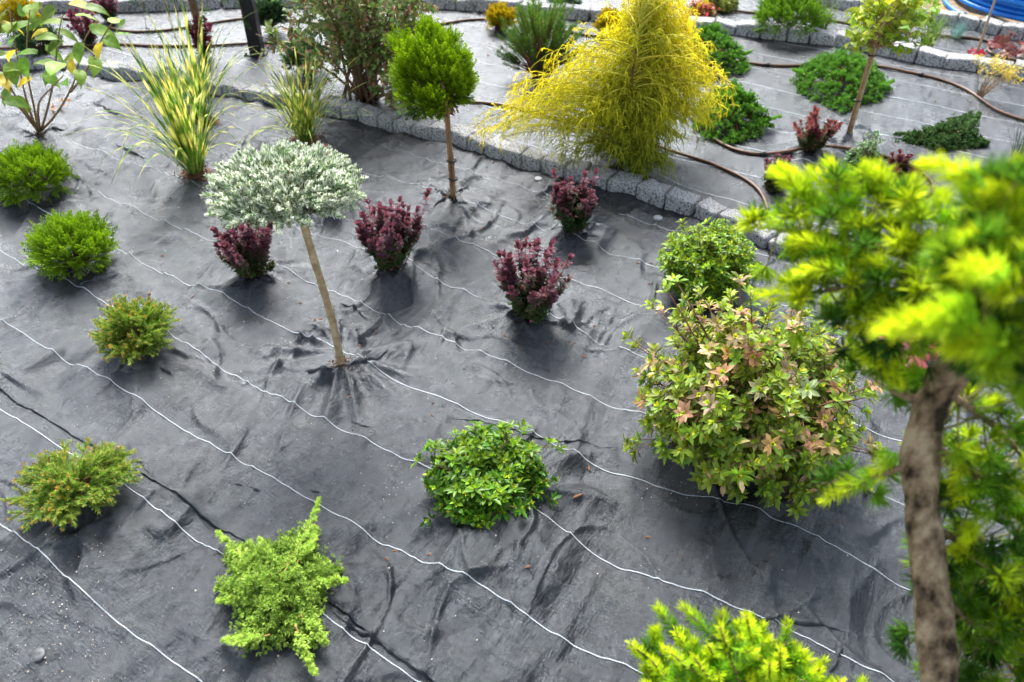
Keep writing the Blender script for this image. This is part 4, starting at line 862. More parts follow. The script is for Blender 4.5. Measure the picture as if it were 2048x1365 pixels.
juniper(1900, 275, [(1885, 255), (1910, 240), (1950, 225), (1960, 250), (1935, 272), (1975, 285), (1915, 290), (1880, 298), (1860, 285), (1800, 275), (1850, 262)], .06, 'flat dark green creeping plant left of the dark grass at the right', (.02, .055, .015), (.1, .19, .05), 420, [[(1880, 275, .03), (1830, 270, .02), (1792, 268, .02)], [(1930, 262, .05), (1950, 240, .08), (1958, 228, .1)], [(1930, 275, .03), (1975, 285, .02)]], 7, .018, .007, name='creeping_cotoneaster', cat='shrub', group=None)
azalea((1725, 318, 32, 42), 'pale green upright box bush between two small barberries', 110, .017, .009, (.1, .2, .07), (.22, .36, .12), name='box_bush', n1=6, n2=3, extra=[(1752, 265, .3), (1745, 280, .27), (1755, 272, .27), (1738, 290, .24), (1760, 285, .22)])
azalea((1440, 4, 40, 16), 'yellow green low shrub at the top edge, right of the thread cypress peak', 90, .03, .015, (.16, .2, .03), (.3, .33, .04))
azalea((1403, 26, 30, 18), 'low shrub with red and yellow leaves beside the thread cypress peak', 70, .03, .015, (.2, .16, .03), (.4, .3, .04), odd=(.35, .05, .05), oddfrac=.5)
azalea((1130, 2, 30, 14), 'low grey green shrub at the top edge by the second post', 70, .03, .013, (.06, .13, .06), (.12, .2, .09))

# tall loose shrub behind the cypress standard
base = G(735, 196); db = dep(base); n = 46
ls = empty('tall_loose_shrub', base, 'tall loose shrub with dull green and pinkish leaves on brown stems', 'shrub')
an = U(0, 6.28, n); hh = U(.15, 1.25, n); rr = U(.12, .62, n)*np.clip(1.15-.15*hh, .4, 1.1)
tips = base+np.c_[rr*np.cos(an), rr*np.sin(an), hh]; s = MB(); pa = stems_to(s, base, tips, .008, (.2, .12, .07), .35, 14, .05, 5)
f = MB(); tw, td = [], []
for q in range(15):
    i0 = rng.integers(4, 13, n); p0 = pa[np.arange(n), i0]; T = nrm(pa[np.arange(n), i0+1]-pa[np.arange(n), i0]); v = nrm(T*.6+perp(T)*.8); v[:, 2] -= .12
    e = p0+v*U(.06, .15, n)[:, None]; tw.append(np.stack([p0, (p0+e)/2+[0, 0, .008], e], 1))
tw = np.concatenate(tw); s.tubes(tw, np.array([[.0024, .0018, .0012]]), jit((.24, .14, .08), len(tw)), 3); s.build('stems', M['wood'], ls)
p = (tw[:, 0][:, None]*(1-np.linspace(.2, 1, 7))[None, :, None]+tw[:, 2][:, None]*np.linspace(.2, 1, 7)[None, :, None]).reshape(-1, 3); T = np.repeat(nrm(tw[:, 2]-tw[:, 0]), 7, 0)
k = 2; v = around(T, k, .95).reshape(-1, 3); q = np.repeat(p, k, 0)+rng.normal(0, .006, (len(p)*k, 3)); c = jit((.19, .26, .075), len(q), .3, .12); pk_ = rng.random(len(q)) < .17; c[pk_] = jit((.38, .2, .12), int(pk_.sum()), .25)
rd = rng.random(len(q)) < .005; c[rd] = jit((.5, .06, .06), int(rd.sum()))
f.leaves(q, v, np.tile([0, 0, 1.], (len(q), 1))+rng.normal(0, .5, (len(q), 3)), .038*U(.6, 1.2, len(q)), .019, c, 'ell', c*1.2); f.build('foliage', M['leaf'], ls)

# weeping juniper on a stem, top left
base = G(405, 104); wj = empty('weeping_juniper', base, 'weeping green juniper hanging from a brown trunk left of the black post', 'conifer')
t = np.linspace(0, 1, 12)[:, None]; topw = base+np.array([-.03, 0, 1.15]); s = MB(); pa = base*(1-t)+topw*t+np.c_[.02*np.sin(t*7), 0*t, 0*t]
s.tubes(pa, np.linspace(.026, .014, 12)[None], (.2, .11, .06), 8); s.build('trunk', M['wood'], wj)
n = 150; an = U(0, 6.28, n); r_ = U(.08, .36, n); a0 = base*(1-U(.55, 1, n, 1))+topw*1.0*U(.55, 1, n, 1); a0 = base+(topw-base)*U(.55, 1, n, 1)
dx = np.c_[np.cos(an), np.sin(an), 0*an]; mid = a0+dx*(r_*.8)[:, None]+[0, 0, .12]; tips = a0+dx*r_[:, None]; tips[:, 2] = base[2]+U(.2, .95, n)
br = bez(a0, mid, tips, 10); s = MB(); s.tubes(br, np.linspace(.005, .0015, 10)[None], jit((.2, .12, .06), n), 4); s.build('branches', M['wood'], wj)
f = MB(); i0 = rng.integers(3, 10, n*16); ar = np.repeat(np.arange(n), 16); p = br[ar, i0]; T = nrm(br[ar, i0]-br[ar, i0-1]); sprays(f, p, nrm(T+perp(T)*.6), rdir(len(p)), .05*U(.7, 1.3, len(p)), np.array((.025, .07, .02)), np.array((.1, .22, .05)), 6, .005)
f.build('foliage', M['matte'], wj)

# ginkgo on a stem
base = G(1700, 266); gt = height(base, 92); top = Q(1752, 92, dep(base+[0, 0, gt])); gk = empty('ginkgo_standard', base, 'slender young ginkgo with fan shaped leaves on a thin tied stem', 'tree')
t = np.linspace(0, 1, 14)[:, None]; pa = base*(1-t)+top*t; pa[0, 2] -= .02; pa = np.r_[pa, [top+[.01, 0, .22]]]; s = MB(); s.tubes(pa, np.linspace(.0105, .007, 15)[None], (1, 1, 1), 8); s.build('trunk', M['firbark'], gk)
s = MB(); s.tubes(pa[:-1]+np.array([-.016, -.006, 0]), .006, (1, 1, 1), 7); s.build('cane', M['cane'], gk)
for py in (110, 201):
    w = MB(); z = height(base, py); ct = base+(top-base)*(z/gt); th = np.linspace(0, 2*np.pi, 15); w.tubes(ct+np.c_[.017*np.cos(th)-.008, .013*np.sin(th)-.003, 0*th], .004, (1, 1, 1), 5); w.build('tie', M['blackpl'], gk)
cc = Q(1785, 32, dep(top)); a = 82/FPX*dep(cc); d, k = shell(75, .15, 1.0, -.75); tips = cc+d*np.array([a, a, a*1.1])*k; s = MB(); pb = stems_to(s, top, tips, .004, (.3, .2, .1), .1, 6); s.build('branches', M['wood'], gk)
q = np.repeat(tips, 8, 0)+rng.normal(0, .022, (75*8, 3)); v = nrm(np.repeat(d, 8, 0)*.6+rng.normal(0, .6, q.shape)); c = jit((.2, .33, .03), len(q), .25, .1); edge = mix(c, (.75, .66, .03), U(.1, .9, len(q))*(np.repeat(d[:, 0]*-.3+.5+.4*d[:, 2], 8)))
f = MB(); f.leaves(q, v, np.tile([0, -.3, 1.], (len(q), 1))+rng.normal(0, .45, (len(q), 3)), .041*U(.7, 1.15, len(q)), .05, c, 'fan', edge); f.build('crown', M['thinleaf'], gk)

# small yellow leaved plant, heucheras, sapling
base = G(1957, 196); ym = empty('yellow_maple_seedling', base, 'small airy plant with pale yellow cut leaves beside the hose', 'shrub'); n = 34
an = U(0, 6.28, n); rr = U(.02, .13, n); tips = base+np.c_[rr*np.cos(an)+.04, rr*np.sin(an), .22*U(.55, 1, n)]; s = MB(); stems_to(s, base, tips, .002, (.3, .2, .1), .1, 6, .01); s.build('stems', M['wood'], ym)
f = MB(); v = around(nrm(tips-base), 14, 1.0).reshape(-1, 3); q = np.repeat(tips, 14, 0)+rng.normal(0, .012, (n*14, 3)); c = jit((.62, .5, .08), len(q), .15); f.leaves(q, v, np.tile([0, 0, 1.], (len(q), 1)), .026, .006, c, 'lite'); f.build('foliage', M['thinleaf'], ym)
def heuchera(px, py, r, h, nl, L, col, label):
    base = G(px, py); ro = empty('heuchera', base, label, 'perennial', 'heucheras'); an = U(0, 6.28, nl); rr = r*np.sqrt(U(.05, 1, nl)); tips = base+np.c_[rr*np.cos(an), rr*np.sin(an), h*U(.4, 1, nl)]
    s = MB(); stems_to(s, base, tips, .0025, (.3, .06, .06), .1, 6, .01); s.build('stems', M['wood'], ro)
    f = MB(); v = nrm(np.c_[np.cos(an), np.sin(an), U(-.4, .1, nl)]); c = jit(col, nl, .3, .12); f.leaves(tips-v*L*.3, v, np.tile([0, -.2, 1.], (nl, 1))+rng.normal(0, .3, (nl, 3)), L*U(.7, 1.2, nl), L, c, 'lobed', c*1.2); f.build('leaves', M['leaf'], ro)
heuchera(2030, 112, .17, .12, 26, .08, (.17, .055, .045), 'bronze red heuchera clump at the right edge by the far edging')
heuchera(1943, 113, .06, .03, 6, .05, (.42, .015, .04), 'tiny bright red leaved plant at the foot of the thin sapling')
heuchera(1830, 735, .1, .09, 12, .085, (.22, .035, .045), 'red heuchera leaves showing behind the larch trunk')
base = G(1952, 112); sp_ = empty('thin_sapling', base, 'thin bare sapling stem in front of the blue pipe coil', 'tree'); h = height(base, -40)
s = MB(); t = np.linspace(0, 1, 10)[:, None]; tp = Q(2004, -40, dep(base+[0, 0, h])); s.tubes(base*(1-t)+tp*t, np.linspace(.009, .006, 10)[None], (.36, .27, .18), 7); s.build('trunk', M['wood'], sp_)
s = MB(); d, k = shell(20, .3, 1, -.2); tips = tp+[0, 0, .12]+d*k*.14; stems_to(s, tp-[0, 0, .03], tips, .003, (.3, .22, .14)); s.build('branches', M['wood'], sp_)
f = MB(); q = np.repeat(tips, 8, 0)+rng.normal(0, .02, (160, 3)); c = jit((.12, .2, .04), 160, .25); f.leaves(q, rdir(160), np.tile([0, 0, 1.], (160, 1)), .04, .02, c, 'ell'); f.build('foliage', M['leaf'], sp_)

# ------------------------------------------------------------------ posts
def post(px, py, w, hgt, label):
    base = G(px, py); ro = empty('metal_post', base, label, 'post', 'black metal posts'); a = w/2; b = .004
    z = base[2]+.008; o = [(-a+b, -a), (a-b, -a), (a, -a+b), (a, a-b), (a-b, a), (-a+b, a), (-a, a-b), (-a, -a+b)]
    m = MB(); V = [(base[0]+x, base[1]+y, z+.002+zz) for zz in (0, hgt) for x, y in o]; F = [(k, (k+1) % 8, 8+(k+1) % 8, 8+k) for k in range(8)]
    m.add(V, [(8, 8+k, 9+k) for k in range(1, 7)], F, (1, 1, 1)); q = m.build('post_tube', M['steel'], ro); q.data.polygons.foreach_set('use_smooth', np.zeros(len(q.data.polygons), bool))
    m = MB(); c = a+.028; V = [(base[0]+x*s_, base[1]+y*s_, z-.02+zz) for zz, s_ in ((0, c), (.018, c), (.021, c-.003)) for x, y in ((-1, -1), (1, -1), (1, 1), (-1, 1))]
    m.add(V, [], [(4*l+k, 4*l+(k+1) % 4, 4*l+4+(k+1) % 4, 4*l+4+k) for l in (0, 1) for k in range(4)]+[(8, 9, 10, 11)], (1, 1, 1)); q = m.build('base_plate', M['steel'], ro); q.data.polygons.foreach_set('use_smooth', np.zeros(len(q.data.polygons), bool))
    for x in (-1, 1):
        for y in (-1, 1):
            m = MB(); p0 = np.array([base[0]+x*(a+.015), base[1]+y*(a+.015), z]); m.tubes(np.array([p0, p0+[0, 0, .012]]), .007, (1, 1, 1), 6); m.build('bolt', M['peg'], ro)
post(515, 106, .078, 2.3, 'square black metal post on a bolted base plate in the left bed')
post(1112, 6, .08, 2.3, 'square black metal post cut off by the top edge, behind the dwarf pine')

# ------------------------------------------------------------------ irrigation hoses
def hose(pts, r, label, conn=(), name='irrigation_hose', cat='hose', mat='hose', grp='brown irrigation hoses', conname='hose_clip'):
    q = np.array([P(*p)[:2] for p in pts]); seg = np.r_[0, np.cumsum(np.linalg.norm(np.diff(q, axis=0), axis=1))]; n = int(seg[-1]/.02)+8; t = np.linspace(0, seg[-1], n)
    x = np.c_[np.interp(t, seg, q[:, 0]), np.interp(t, seg, q[:, 1])]
    for _ in range(30): x[1:-1] = (x[:-2]+2*x[1:-1]+x[2:])/4
    x = x+.004*np.c_[pn(t/.3, t*0+q[0, 0], 97), pn(t/.3, t*0+q[0, 1], 98)]
    z = gz(x[:, 0], x[:, 1]); z = np.convolve(np.r_[[z[0]]*6, z, [z[-1]]*6], np.ones(13)/13, 'valid')+r*1.1
    pa = np.c_[x, z]; base = pa[n//2].copy(); base[2] -= r
    ro = empty(name, base, label, cat, grp); m = MB(); m.tubes(pa, r, (1, 1, 1), 10); m.build('tube', M[mat], ro)
    for c in conn:
        w = P(*c)[:2]; k = int(np.clip(np.argmin(np.linalg.norm(x-w, axis=1)), 2, n-3)); T = nrm(pa[k+1]-pa[k-1]); c_ = MB()
        c_.tubes(np.array([pa[k]-T*.016, pa[k]-T*.014, pa[k]+T*.014, pa[k]+T*.016]), np.array([[r*1.1, r*1.45, r*1.45, r*1.1]]), (1, 1, 1), 10); c_.build(conname, M['blackpl'], ro)
hose([(-80, 104), (0, 102), (60, 100), (103, 97), (154, 96), (222, 90), (300, 97), (424, 96), (496, 89), (581, 90), (632, 92), (760, 130), (860, 190), (940, 208), (984, 209), (1100, 235), (1220, 270), (1309, 296), (1350, 303), (1409, 322), (1467, 349), (1505, 369), (1530, 395), (1535, 425)], .0085, 'long brown irrigation hose nearest the granite edging, running behind the thread cypress')
hose([(60, 42), (126, 43), (160, 44), (202, 53), (256, 68), (325, 65), (369, 58), (450, 45), (533, 39), (598, 44), (656, 53), (760, 60), (876, 53), (927, 43), (978, 39), (1060, 48), (1183, 76), (1218, 76), (1330, 95), (1459, 124), (1536, 136), (1589, 136), (1680, 130), (1756, 135), (1799, 143), (1843, 154), (1887, 164), (1931, 182), (1961, 202), (1990, 226), (2048, 246), (2120, 262)], .0085, 'brown irrigation hose crossing the middle bed past the junipers to the right edge', [(1536, 136), (1843, 154)])
hose([(1300, 190), (1360, 215), (1388, 243), (1409, 270), (1453, 299), (1497, 315), (1530, 316), (1594, 310), (1653, 304), (1706, 303), (1741, 309), (1770, 318), (1800, 331), (1843, 351), (1867, 372), (1872, 390), (1850, 400), (1815, 408), (1750, 420)], .0085, 'brown hose loop around the small barberries beneath the larch top', [(1526, 316)])
hose([(1430, 20), (1489, 26), (1580, 35), (1671, 46), (1712, 54), (1800, 66), (1905, 77), (1940, 78), (1992, 87), (1985, 94), (1966, 99), (1972, 108), (2004, 120), (2060, 128)], .0085, 'brown hose bending in a tight loop in the far right bed')
hose([(100, 8), (160, 6), (260, 6), (400, 2), (520, -4)], .0085, 'brown hose in the farthest bed at the top left')

# ------------------------------------------------------------------ coils of blue pipe
def coil(cx, cy, rad, turns, label, r=.017, loose=False):
    c = P(cx, cy); c[2] = .03; ro = empty('pipe_coil', c, label, 'pipe', 'coils of blue pipe')
    m = MB(); per = 72
    for lay in range(2):
        th = np.arange(turns*per)/per*2*np.pi; k = th/(2*np.pi)
        R_ = rad-lay*.04+.012*pn(k*3, k*0+lay*5+1, 99)+.02*np.sin(k*2.1); z = c[2]+r+k*r*1.95+.012*pn(k*2.2, k*0+3+lay, 100)
        m.tubes(np.c_[c[0]+R_*np.cos(th)+.02*pn(k*.7, k*0, 96), c[1]+R_*np.sin(th), z], r, (1, 1, 1), 8)
    m.build('coil', M['bluepipe'], ro)
    if loose:
        m = MB(); q = np.array([P(*p) for p in [(1960, 10), (1935, -12), (1900, -18), (1880, 0), (1885, 18), (1903, 34), (1925, 42)]]); t = np.linspace(0, 1, 60); x = np.linspace(0, 1, len(q)); pa = np.stack([np.interp(t, x, q[:, k]) for k in range(3)], 1)
        for _ in range(60): pa[1:-1] = (pa[:-2]+2*pa[1:-1]+pa[2:])/4
        pa[:, 2] = .04; m.tubes(pa, r, (1, 1, 1), 8); m.build('loose_end', M['bluepipe'], ro)
    for a in (2.6, 4.2, 5.3):
        w = MB(); th = np.linspace(0, 2*np.pi, 14); cx_ = rad-.02; w.tubes(np.c_[c[0]+(cx_+.052*np.cos(th))*math.cos(a), c[1]+(cx_+.052*np.cos(th))*math.sin(a), c[2]+turns*r+.0+(turns*r+.03)*np.sin(th)], .004, (1, 1, 1), 5); w.build('strap', M['blackpl'], ro)
coil(2078, 22, .56, 7, 'thick coil of bright blue pipe lying on sand at the top right corner', loose=True)
coil(1700, -22, .42, 4, 'flat coil of blue pipe cut off by the top edge behind the green mound')

# ------------------------------------------------------------------ larch in the foreground
foot = Q(1885, 1420, 1.08); foot = np.array([foot[0]+.05, foot[1]-.02, 0]); foot[2] = gz1(foot)
la = empty('larch_tree', foot, 'foreground larch with rough grey brown trunk and bright yellow green blurred needles', 'tree')
tp = [(1885, 1420, 1.08), (1872, 1250, 1.08), (1852, 1080, 1.07), (1836, 950, 1.06), (1846, 860, 1.04), (1866, 800, 1.02), (1902, 742, .99), (1945, 692, .96), (1990, 625, .9), (2045, 545, .83), (2085, 470, .78)]
q = np.array([foot-[0, 0, .03], foot*.5+Q(1885, 1420, 1.08)*.5+[.015, 0, 0]]+[Q(*k) for k in tp]); x = np.linspace(0, 1, len(q)); t = np.linspace(0, 1, 70)
pa = np.stack([np.interp(t, x, q[:, c]) for c in range(3)], 1)
for _ in range(8): pa[1:-1] = (pa[:-2]+2*pa[1:-1]+pa[2:])/4
m = MB(); sides = 24; rad = np.interp(t, [0, .1, .5, .8, 1], [.03, .0245, .0225, .021, .013]); rad = rad*(1+.06*np.sin(t*31)+.05*np.sin(t*57+1))
m.tubes(pa, rad[None], (1, 1, 1), sides)
V = m.v[0]; cen = np.repeat(pa, sides, 0); rel = V-cen; an_ = np.tile(np.arange(sides)/sides*6.28, 70); zt = np.repeat(t, sides)*30
m.v[0] = cen+rel*(1+.10*pn(np.cos(an_)*2+zt*.5, np.sin(an_)*2+zt*.7, 110)+.05*pn(np.cos(an_)*5+zt*2, np.sin(an_)*5, 111))[:, None]
m.build('trunk', M['bark'], la)
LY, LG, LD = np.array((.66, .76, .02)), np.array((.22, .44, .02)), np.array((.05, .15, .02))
def larch_branch(pts, rosn, shoots, spread, ydens, seed, r0=.006, nl=52, Ln=.03, dark=0.0):
    """one limb with its needle rosettes and its long yellow leaders; pts are photo points with depth"""
    q = np.array([Q(*k) for k in pts]); t = np.linspace(0, 1, 20); x = np.linspace(0, 1, len(q)); pa = np.stack([np.interp(t, x, q[:, c]) for c in range(3)], 1)
    for _ in range(3): pa[1:-1] = (pa[:-2]+2*pa[1:-1]+pa[2:])/4
    b = MB(); b.tubes(pa, np.linspace(r0, .002, 20)[None], (.22, .15, .09), 7)
    k = rng.integers(2, 20, rosn); T = nrm(np.gradient(pa, axis=0)); o = nrm(perp(T[k])+T[k]*.2+[0, 0, .12]); L = spread*np.sqrt(U(.02, 1, rosn))
    p = pa[k]+o*L[:, None]; b.tubes(np.stack([pa[k], (pa[k]+p)/2-[0, 0, .006], p], 1), np.array([[.0019, .0015, .001]]), jit((.2, .2, .07), rosn), 4)
    bo = b.build('branch', M['wood'], la); f = MB()
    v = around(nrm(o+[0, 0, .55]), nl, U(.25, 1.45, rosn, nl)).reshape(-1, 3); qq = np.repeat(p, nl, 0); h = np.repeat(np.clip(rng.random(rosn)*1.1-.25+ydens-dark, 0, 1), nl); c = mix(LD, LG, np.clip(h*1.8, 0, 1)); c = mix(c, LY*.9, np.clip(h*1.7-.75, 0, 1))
    f.leaves(qq, v, rdir(len(qq)), Ln*U(.7, 1.15, len(qq)), .00145, c*np.exp(rng.normal(0, .12, (len(qq), 1))), 'lite', c*1.1)
    for sh in shoots:
        s0, s1 = Q(*sh[0]), Q(*sh[1]); tt = np.linspace(0, 1, 8)[:, None]; ln = np.linalg.norm(s1-s0); path = s0*(1-tt)+s1*tt+np.array([0, 0, .08])*ln*np.sin(tt*3.14); nn = int(200*ln/.1)+80
        def cf(t_, p_): c_ = mix(LG*1.3, LY, np.clip(t_*1.7, 0, 1)); return c_*np.exp(rng.normal(0, .08, (len(p_), 1))), c_*1.15
        brush(f, path[None], nn, .024, .0013, None, None, 1.0, 'lite', .1, True, cf)
    f.build('needles', M['thinleaf'], bo)
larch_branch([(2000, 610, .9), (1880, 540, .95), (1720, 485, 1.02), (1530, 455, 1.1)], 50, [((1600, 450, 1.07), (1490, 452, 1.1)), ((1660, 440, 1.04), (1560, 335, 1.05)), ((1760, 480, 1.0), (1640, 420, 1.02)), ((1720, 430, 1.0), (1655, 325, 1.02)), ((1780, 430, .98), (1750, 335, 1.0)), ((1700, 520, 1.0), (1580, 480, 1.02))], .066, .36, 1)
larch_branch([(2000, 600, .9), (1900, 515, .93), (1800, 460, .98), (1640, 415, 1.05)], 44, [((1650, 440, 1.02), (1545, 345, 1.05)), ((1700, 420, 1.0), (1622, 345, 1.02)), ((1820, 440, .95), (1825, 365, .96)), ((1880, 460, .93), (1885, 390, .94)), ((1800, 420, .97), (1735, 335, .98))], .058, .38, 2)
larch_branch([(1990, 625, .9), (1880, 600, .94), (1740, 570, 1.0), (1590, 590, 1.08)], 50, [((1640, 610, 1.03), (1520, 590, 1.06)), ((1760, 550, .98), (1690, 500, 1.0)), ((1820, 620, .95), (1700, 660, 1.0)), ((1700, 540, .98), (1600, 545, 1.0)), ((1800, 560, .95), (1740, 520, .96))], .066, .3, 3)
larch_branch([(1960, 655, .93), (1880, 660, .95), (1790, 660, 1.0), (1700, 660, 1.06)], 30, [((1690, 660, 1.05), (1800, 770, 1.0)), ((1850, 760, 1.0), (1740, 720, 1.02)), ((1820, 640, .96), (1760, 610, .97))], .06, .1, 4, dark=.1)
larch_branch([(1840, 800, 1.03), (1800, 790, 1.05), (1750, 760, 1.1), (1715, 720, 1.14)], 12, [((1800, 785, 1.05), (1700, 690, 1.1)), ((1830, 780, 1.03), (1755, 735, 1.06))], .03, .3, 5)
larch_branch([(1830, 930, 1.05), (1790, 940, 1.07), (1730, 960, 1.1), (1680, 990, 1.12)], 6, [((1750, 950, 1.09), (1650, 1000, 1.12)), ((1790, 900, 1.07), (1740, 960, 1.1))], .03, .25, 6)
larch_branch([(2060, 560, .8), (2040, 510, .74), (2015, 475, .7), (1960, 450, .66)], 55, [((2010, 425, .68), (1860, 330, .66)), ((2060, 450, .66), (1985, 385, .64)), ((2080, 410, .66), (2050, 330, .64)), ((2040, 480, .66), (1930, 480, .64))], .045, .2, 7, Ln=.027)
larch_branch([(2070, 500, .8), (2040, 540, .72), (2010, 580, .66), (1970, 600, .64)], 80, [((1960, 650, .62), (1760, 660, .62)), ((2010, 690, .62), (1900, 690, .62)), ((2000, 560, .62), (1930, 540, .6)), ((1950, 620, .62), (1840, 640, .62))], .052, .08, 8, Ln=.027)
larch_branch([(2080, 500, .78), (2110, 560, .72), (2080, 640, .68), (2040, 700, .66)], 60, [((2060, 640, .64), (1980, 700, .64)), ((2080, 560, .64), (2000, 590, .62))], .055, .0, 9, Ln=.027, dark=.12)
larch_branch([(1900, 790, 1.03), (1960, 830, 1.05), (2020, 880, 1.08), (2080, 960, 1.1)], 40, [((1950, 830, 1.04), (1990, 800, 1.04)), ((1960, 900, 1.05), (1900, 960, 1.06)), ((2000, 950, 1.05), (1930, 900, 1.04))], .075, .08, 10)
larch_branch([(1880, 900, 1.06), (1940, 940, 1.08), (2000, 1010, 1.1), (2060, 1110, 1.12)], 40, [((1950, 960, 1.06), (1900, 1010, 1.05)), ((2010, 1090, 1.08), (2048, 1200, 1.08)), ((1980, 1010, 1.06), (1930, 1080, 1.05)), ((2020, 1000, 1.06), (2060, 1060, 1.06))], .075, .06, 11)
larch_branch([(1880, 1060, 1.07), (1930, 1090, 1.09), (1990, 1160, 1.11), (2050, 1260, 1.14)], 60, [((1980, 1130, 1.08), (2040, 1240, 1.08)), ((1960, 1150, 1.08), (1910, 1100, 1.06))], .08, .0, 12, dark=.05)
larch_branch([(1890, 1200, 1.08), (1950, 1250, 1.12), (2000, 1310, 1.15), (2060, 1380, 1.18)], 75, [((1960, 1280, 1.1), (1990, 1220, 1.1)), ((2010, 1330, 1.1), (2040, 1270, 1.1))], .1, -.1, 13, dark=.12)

# young larch, front middle
base = P(1500, 1480); base[2] = gz1(base)
yl_ = empty('young_larch', base, 'low blurred bush with feathery lime green shoots at the bottom edge', 'conifer')
ctr = Q(1490, 1345, 1.25); s = MB(); f = MB()
tips = [(1262, 1262), (1352, 1238), (1440, 1228), (1492, 1205), (1510, 1240), (1590, 1290), (1640, 1310), (1300, 1290), (1390, 1290), (1540, 1300), (1470, 1290), (1420, 1320), (1680, 1335), (1345, 1320), (1580, 1330), (1720, 1350), (1500, 1330), (1290, 1340), (1620, 1365), (1330, 1270), (1560, 1270), (1415, 1262), (1240, 1400), (1760, 1390), (1480, 1250)]
for x_, y_ in tips:
    tpp = Q(x_, y_+28, 1.25+rng.normal(0, .06)); a0 = base+[rng.normal(0, .03), rng.normal(0, .03), .05]; mdd = (a0+tpp)/2+(tpp-ctr)*.3-[0, 0, .03]
    br = bez(a0[None], mdd[None], tpp[None], 16)[0]; s.tubes(br, np.linspace(.006, .0018, 16)[None], (.24, .17, .08), 6)
    def cf(t_, p_): c_ = mix(LD*1.3, LG*1.15, np.clip(t_*1.6, 0, 1)); c_ = mix(c_, LY*.95, np.clip(t_*2.2-1.15, 0, 1)); return c_*np.exp(rng.normal(0, .1, (len(p_), 1))), c_*1.15
    brush(f, br[None, 6:], 380, .029, .0014, None, None, .95, 'lite', .08, True, cf)
    for k in range(4):
        i0 = int(rng.integers(7, 14)); p0 = br[i0]; T = nrm(br[i0+1]-br[i0]); v = nrm(T*.6+perp(T[None])[0]*.8+[0, 0, .15]); e_ = p0+v*rng.uniform(.05, .1); tt = np.linspace(0, 1, 5)[:, None]; pth = p0*(1-tt)+e_*tt
        s.tubes(pth, np.linspace(.0025, .001, 5)[None], (.25, .2, .08), 4); brush(f, pth[None], 170, .027, .0014, None, None, .95, 'lite', .08, True, cf)
s.build('branches', M['wood'], yl_); f.build('needles', M['thinleaf'], yl_)

# ------------------------------------------------------------------ small things lying on the fabric
def chipmesh(k, kind):
    r = np.random.default_rng(300+k); n = 7; m = MB(); t = np.linspace(-.5, .5, n); w = (.5-np.abs(t)**2*1.6)*(.8+.4*r.random(n)); V = []
    for i_ in range(n):
        for a_ in range(6):
            an_ = a_/6*6.28; V.append((t[i_], w[i_]*.32*math.cos(an_)*(1+.3*r.normal()*.4), w[i_]*.2*math.sin(an_)+.05*math.sin(t[i_]*5)))
    q = [(i_*6+a_, i_*6+(a_+1) % 6, i_*6+6+(a_+1) % 6, i_*6+6+a_) for i_ in range(n-1) for a_ in range(6)]
    m.add(V, [(0, k_+1, k_) for k_ in range(1, 5)]+[((n-1)*6, (n-1)*6+k_, (n-1)*6+k_+1) for k_ in range(1, 5)], q, (1, 1, 1)); return m.mesh('chip', M['chip'])
CH = [chipmesh(k, 0) for k in range(6)]
def chip(px, py, size, label, grp='wood chips scattered on the fabric'):
    p = G(px, py); o = bpy.data.objects.new('bark_chip', CH[int(rng.integers(0, 6))]); COL.objects.link(o); o.location = (p[0], p[1], p[2]+size*.12); L = size
    o.scale = (L, L*rng.uniform(.8, 1.5), L); o.rotation_euler = (rng.normal(0, .15), rng.normal(0, .15), rng.uniform(0, 6.28)); tag(o, label, 'bark chip', grp)
chip(1155, 994, .03, 'largest brown bark chunk, right of the low green azalea', None)
chip(1178, 938, .018, 'round brown bark chunk above the largest chunk beside the low azalea', None)
chip(1296, 1076, .02, 'brown bark chunk below the left side of the big azalea', None)
chip(1365, 1112, .01, 'pale chip between the brown bark chunk and the feathery bottom bush', None)
for lab, pts in (('thin reddish wood chip on the fabric between the silver fir and the middle barberry', [(600, 607), (630, 642), (575, 566), (628, 642), (715, 690), (755, 665), (770, 645)]),
                 ('thin reddish wood chip in front of the widest middle barberry', [(1003, 671), (1020, 680), (1100, 688), (1115, 695), (1040, 700), (1186, 653)]),
                 ('small dry chip on the fabric between the globe conifers and the zebra grass', [(328, 405), (345, 396), (330, 510), (297, 588), (385, 597)]),
                 ('small dry chip near the front barberry and the granite edging', [(948, 456), (962, 458), (1256, 477), (1287, 467), (1278, 526), (1303, 526), (1012, 387), (1300, 568)]),
                 ('small dry chip on the grey fabric beneath the silver fir crown', [(640, 640), (862, 806), (700, 795), (1170, 712), (1145, 690)]),
                 ('dry brown leaf fragment among the junipers beyond the edging', [(1682, 203), (1790, 170), (1515, 265), (1495, 268), (1880, 170), (1940, 205), (1998, 208), (1870, 200), (960, 215), (985, 130), (975, 112), (1170, 240)]),
                 ('brown chip at the foot of the granite edging', [(795, 268), (850, 288), (990, 325), (880, 345), (905, 330), (925, 328), (1120, 362)]),
                 ('tiny wood chip on the open fabric at the bottom middle', [(790, 1105), (860, 1110), (775, 1120), (1055, 1135), (865, 835)])):
    for x_, y_ in pts: chip(x_+rng.normal(0, 2), y_+rng.normal(0, 2), rng.uniform(.011, .02)*(1.25 if y_ < 300 else 1), lab)
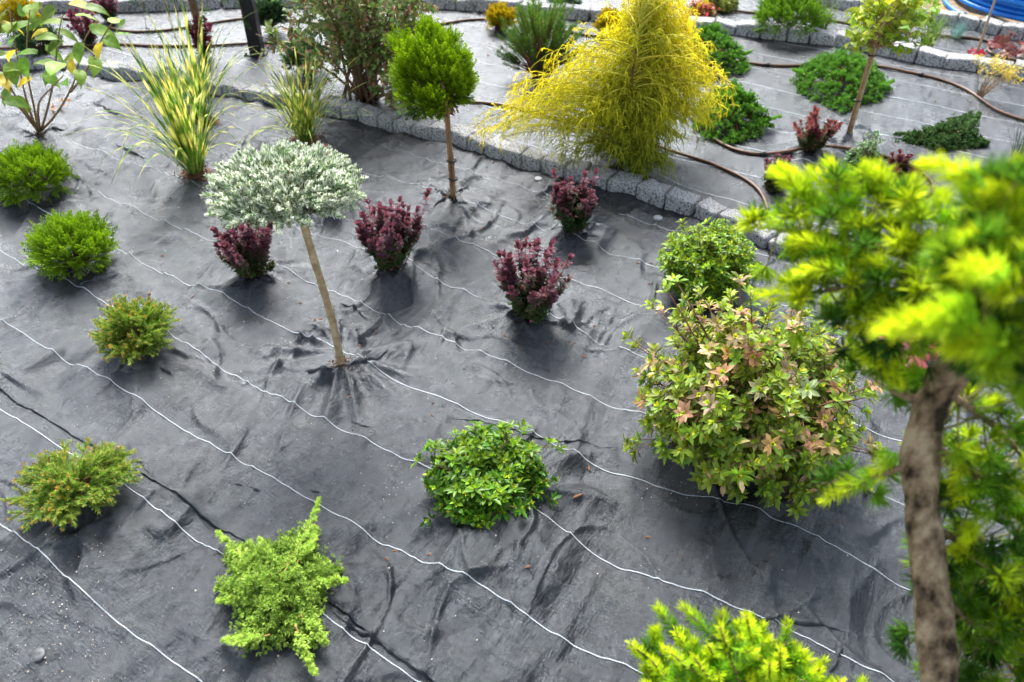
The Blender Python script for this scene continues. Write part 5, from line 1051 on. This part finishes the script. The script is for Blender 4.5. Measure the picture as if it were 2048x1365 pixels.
def peg(px, py, mat, label):
    p = G(px, py); ro = empty('fabric_peg', p+[0, 0, .001], label, 'peg', 'fabric pegs'); m = MB(); th = np.linspace(0, 2*np.pi, 28, endpoint=False); V = []; prof = [(.0, .005), (.009, .0048), (.016, .0042), (.02, .002), (.0205, -.01)]
    for r_, z_ in prof[1:]: V += [(p[0]+r_*math.cos(a_), p[1]+r_*math.sin(a_), p[2]+z_) for a_ in th]
    V.append((p[0], p[1], p[2]+.005)); c_ = len(V)-1
    m.add(V, [(c_, k, (k+1) % 28) for k in range(28)], [(l*28+k, l*28+28+k, l*28+28+(k+1) % 28, l*28+(k+1) % 28) for l in range(3) for k in range(28)], (1, 1, 1)); m.build('head', M[mat], ro)
    m = MB(); m.tubes(np.array([p+[0, 0, -.08], p+[0, 0, -.005]]), .004, (1, 1, 1), 6); m.build('shank', M[mat], ro)
peg(74, 1311, 'peg', 'dark round fabric peg in the bottom left corner'); peg(1316, 436, 'peg2', 'pale round fabric peg by the granite edging, right of the front barberry'); peg(1076, 358, 'peg2', 'pale round fabric peg at the edging, left of the front barberry')
gr = MB(); q = []
for _ in range(150): q.append(G(rng.uniform(-10, 210), rng.uniform(1060, 1365)))
for _ in range(260): q.append(G(rng.uniform(0, 1700), rng.uniform(330, 1365)))
for _ in range(40): q.append(G(rng.normal(790, 30), rng.normal(960, 45)))
for _ in range(60): q.append(G(rng.normal(1360, 45), rng.normal(985, 14)))
for _ in range(60): q.append(G(rng.normal(1970, 35), rng.normal(220, 8)))
q = np.array(q)+[0, 0, .0015]; k = rng.random(len(q)); sz = .0018+.0035*k**4
for d_ in (np.array([1., 0, .2]), np.array([.1, 1., .2])): gr.leaves(q-d_*sz[:, None]*.5, np.tile(d_, (len(q), 1))+rng.normal(0, .3, (len(q), 3)), np.tile([0, 0, 1.], (len(q), 1)), sz, sz*.8, (1, 1, 1), 'ell')
gr.build('grit', M['grit'], None, kind='stuff')

for o_ in SOIL+[fir, hk, sh]:
    soilbits(o_, np.array(o_.location), .022)
# ------------------------------------------------------------------ light, sky, camera
SUN_EL, SUN_AZ = R(48), R(-10)                      # high and beyond the beds, a little to the left
w = bpy.data.worlds.new('World'); scene.world = w; w.use_nodes = True; nt = w.node_tree; bg = nt.nodes['Background']
sky = nt.nodes.new('ShaderNodeTexSky'); sky.sky_type = 'NISHITA'; sky.sun_disc = False; sky.sun_elevation = SUN_EL; sky.sun_rotation = SUN_AZ
sky.air_density = 1.0; sky.dust_density = 1.2; sky.ozone_density = 1.0
hs = nt.nodes.new('ShaderNodeHueSaturation'); hs.inputs['Saturation'].default_value = .55; hs.inputs['Value'].default_value = 1.0
nt.links.new(sky.outputs[0], hs.inputs['Color']); nt.links.new(hs.outputs[0], bg.inputs['Color']); bg.inputs['Strength'].default_value = .1
sd = bpy.data.lights.new('sun', 'SUN'); sd.energy = 3.3; sd.angle = R(28); sd.color = (1, .985, .965)
so = bpy.data.objects.new('sun', sd); COL.objects.link(so)
dirv = Vector((math.sin(SUN_AZ)*math.cos(SUN_EL), math.cos(SUN_AZ)*math.cos(SUN_EL), math.sin(SUN_EL)))
so.rotation_euler = dirv.to_track_quat('Z', 'Y').to_euler()
cd = bpy.data.cameras.new('camera'); co = bpy.data.objects.new('camera', cd); COL.objects.link(co); scene.camera = co
cd.sensor_width = 36; cd.sensor_fit = 'HORIZONTAL'; cd.lens = FPX/2048*36; cd.clip_start = .05; cd.clip_end = 1000
mt = Matrix.Identity(4)
for r_ in range(3): mt[r_][0], mt[r_][1], mt[r_][2], mt[r_][3] = CX[r_], CY[r_], CZ[r_], CAM[r_]
co.matrix_world = mt
cd.dof.use_dof = True; cd.dof.focus_distance = 2.25; cd.dof.aperture_fstop = 3.5; cd.dof.aperture_blades = 0
scene.view_settings.view_transform = 'Standard'; scene.view_settings.look = 'None'; scene.view_settings.gamma = 1; scene.view_settings.exposure = 1.65
scene.render.engine = 'CYCLES'; scene.cycles.max_bounces = 8; scene.cycles.transparent_max_bounces = 8
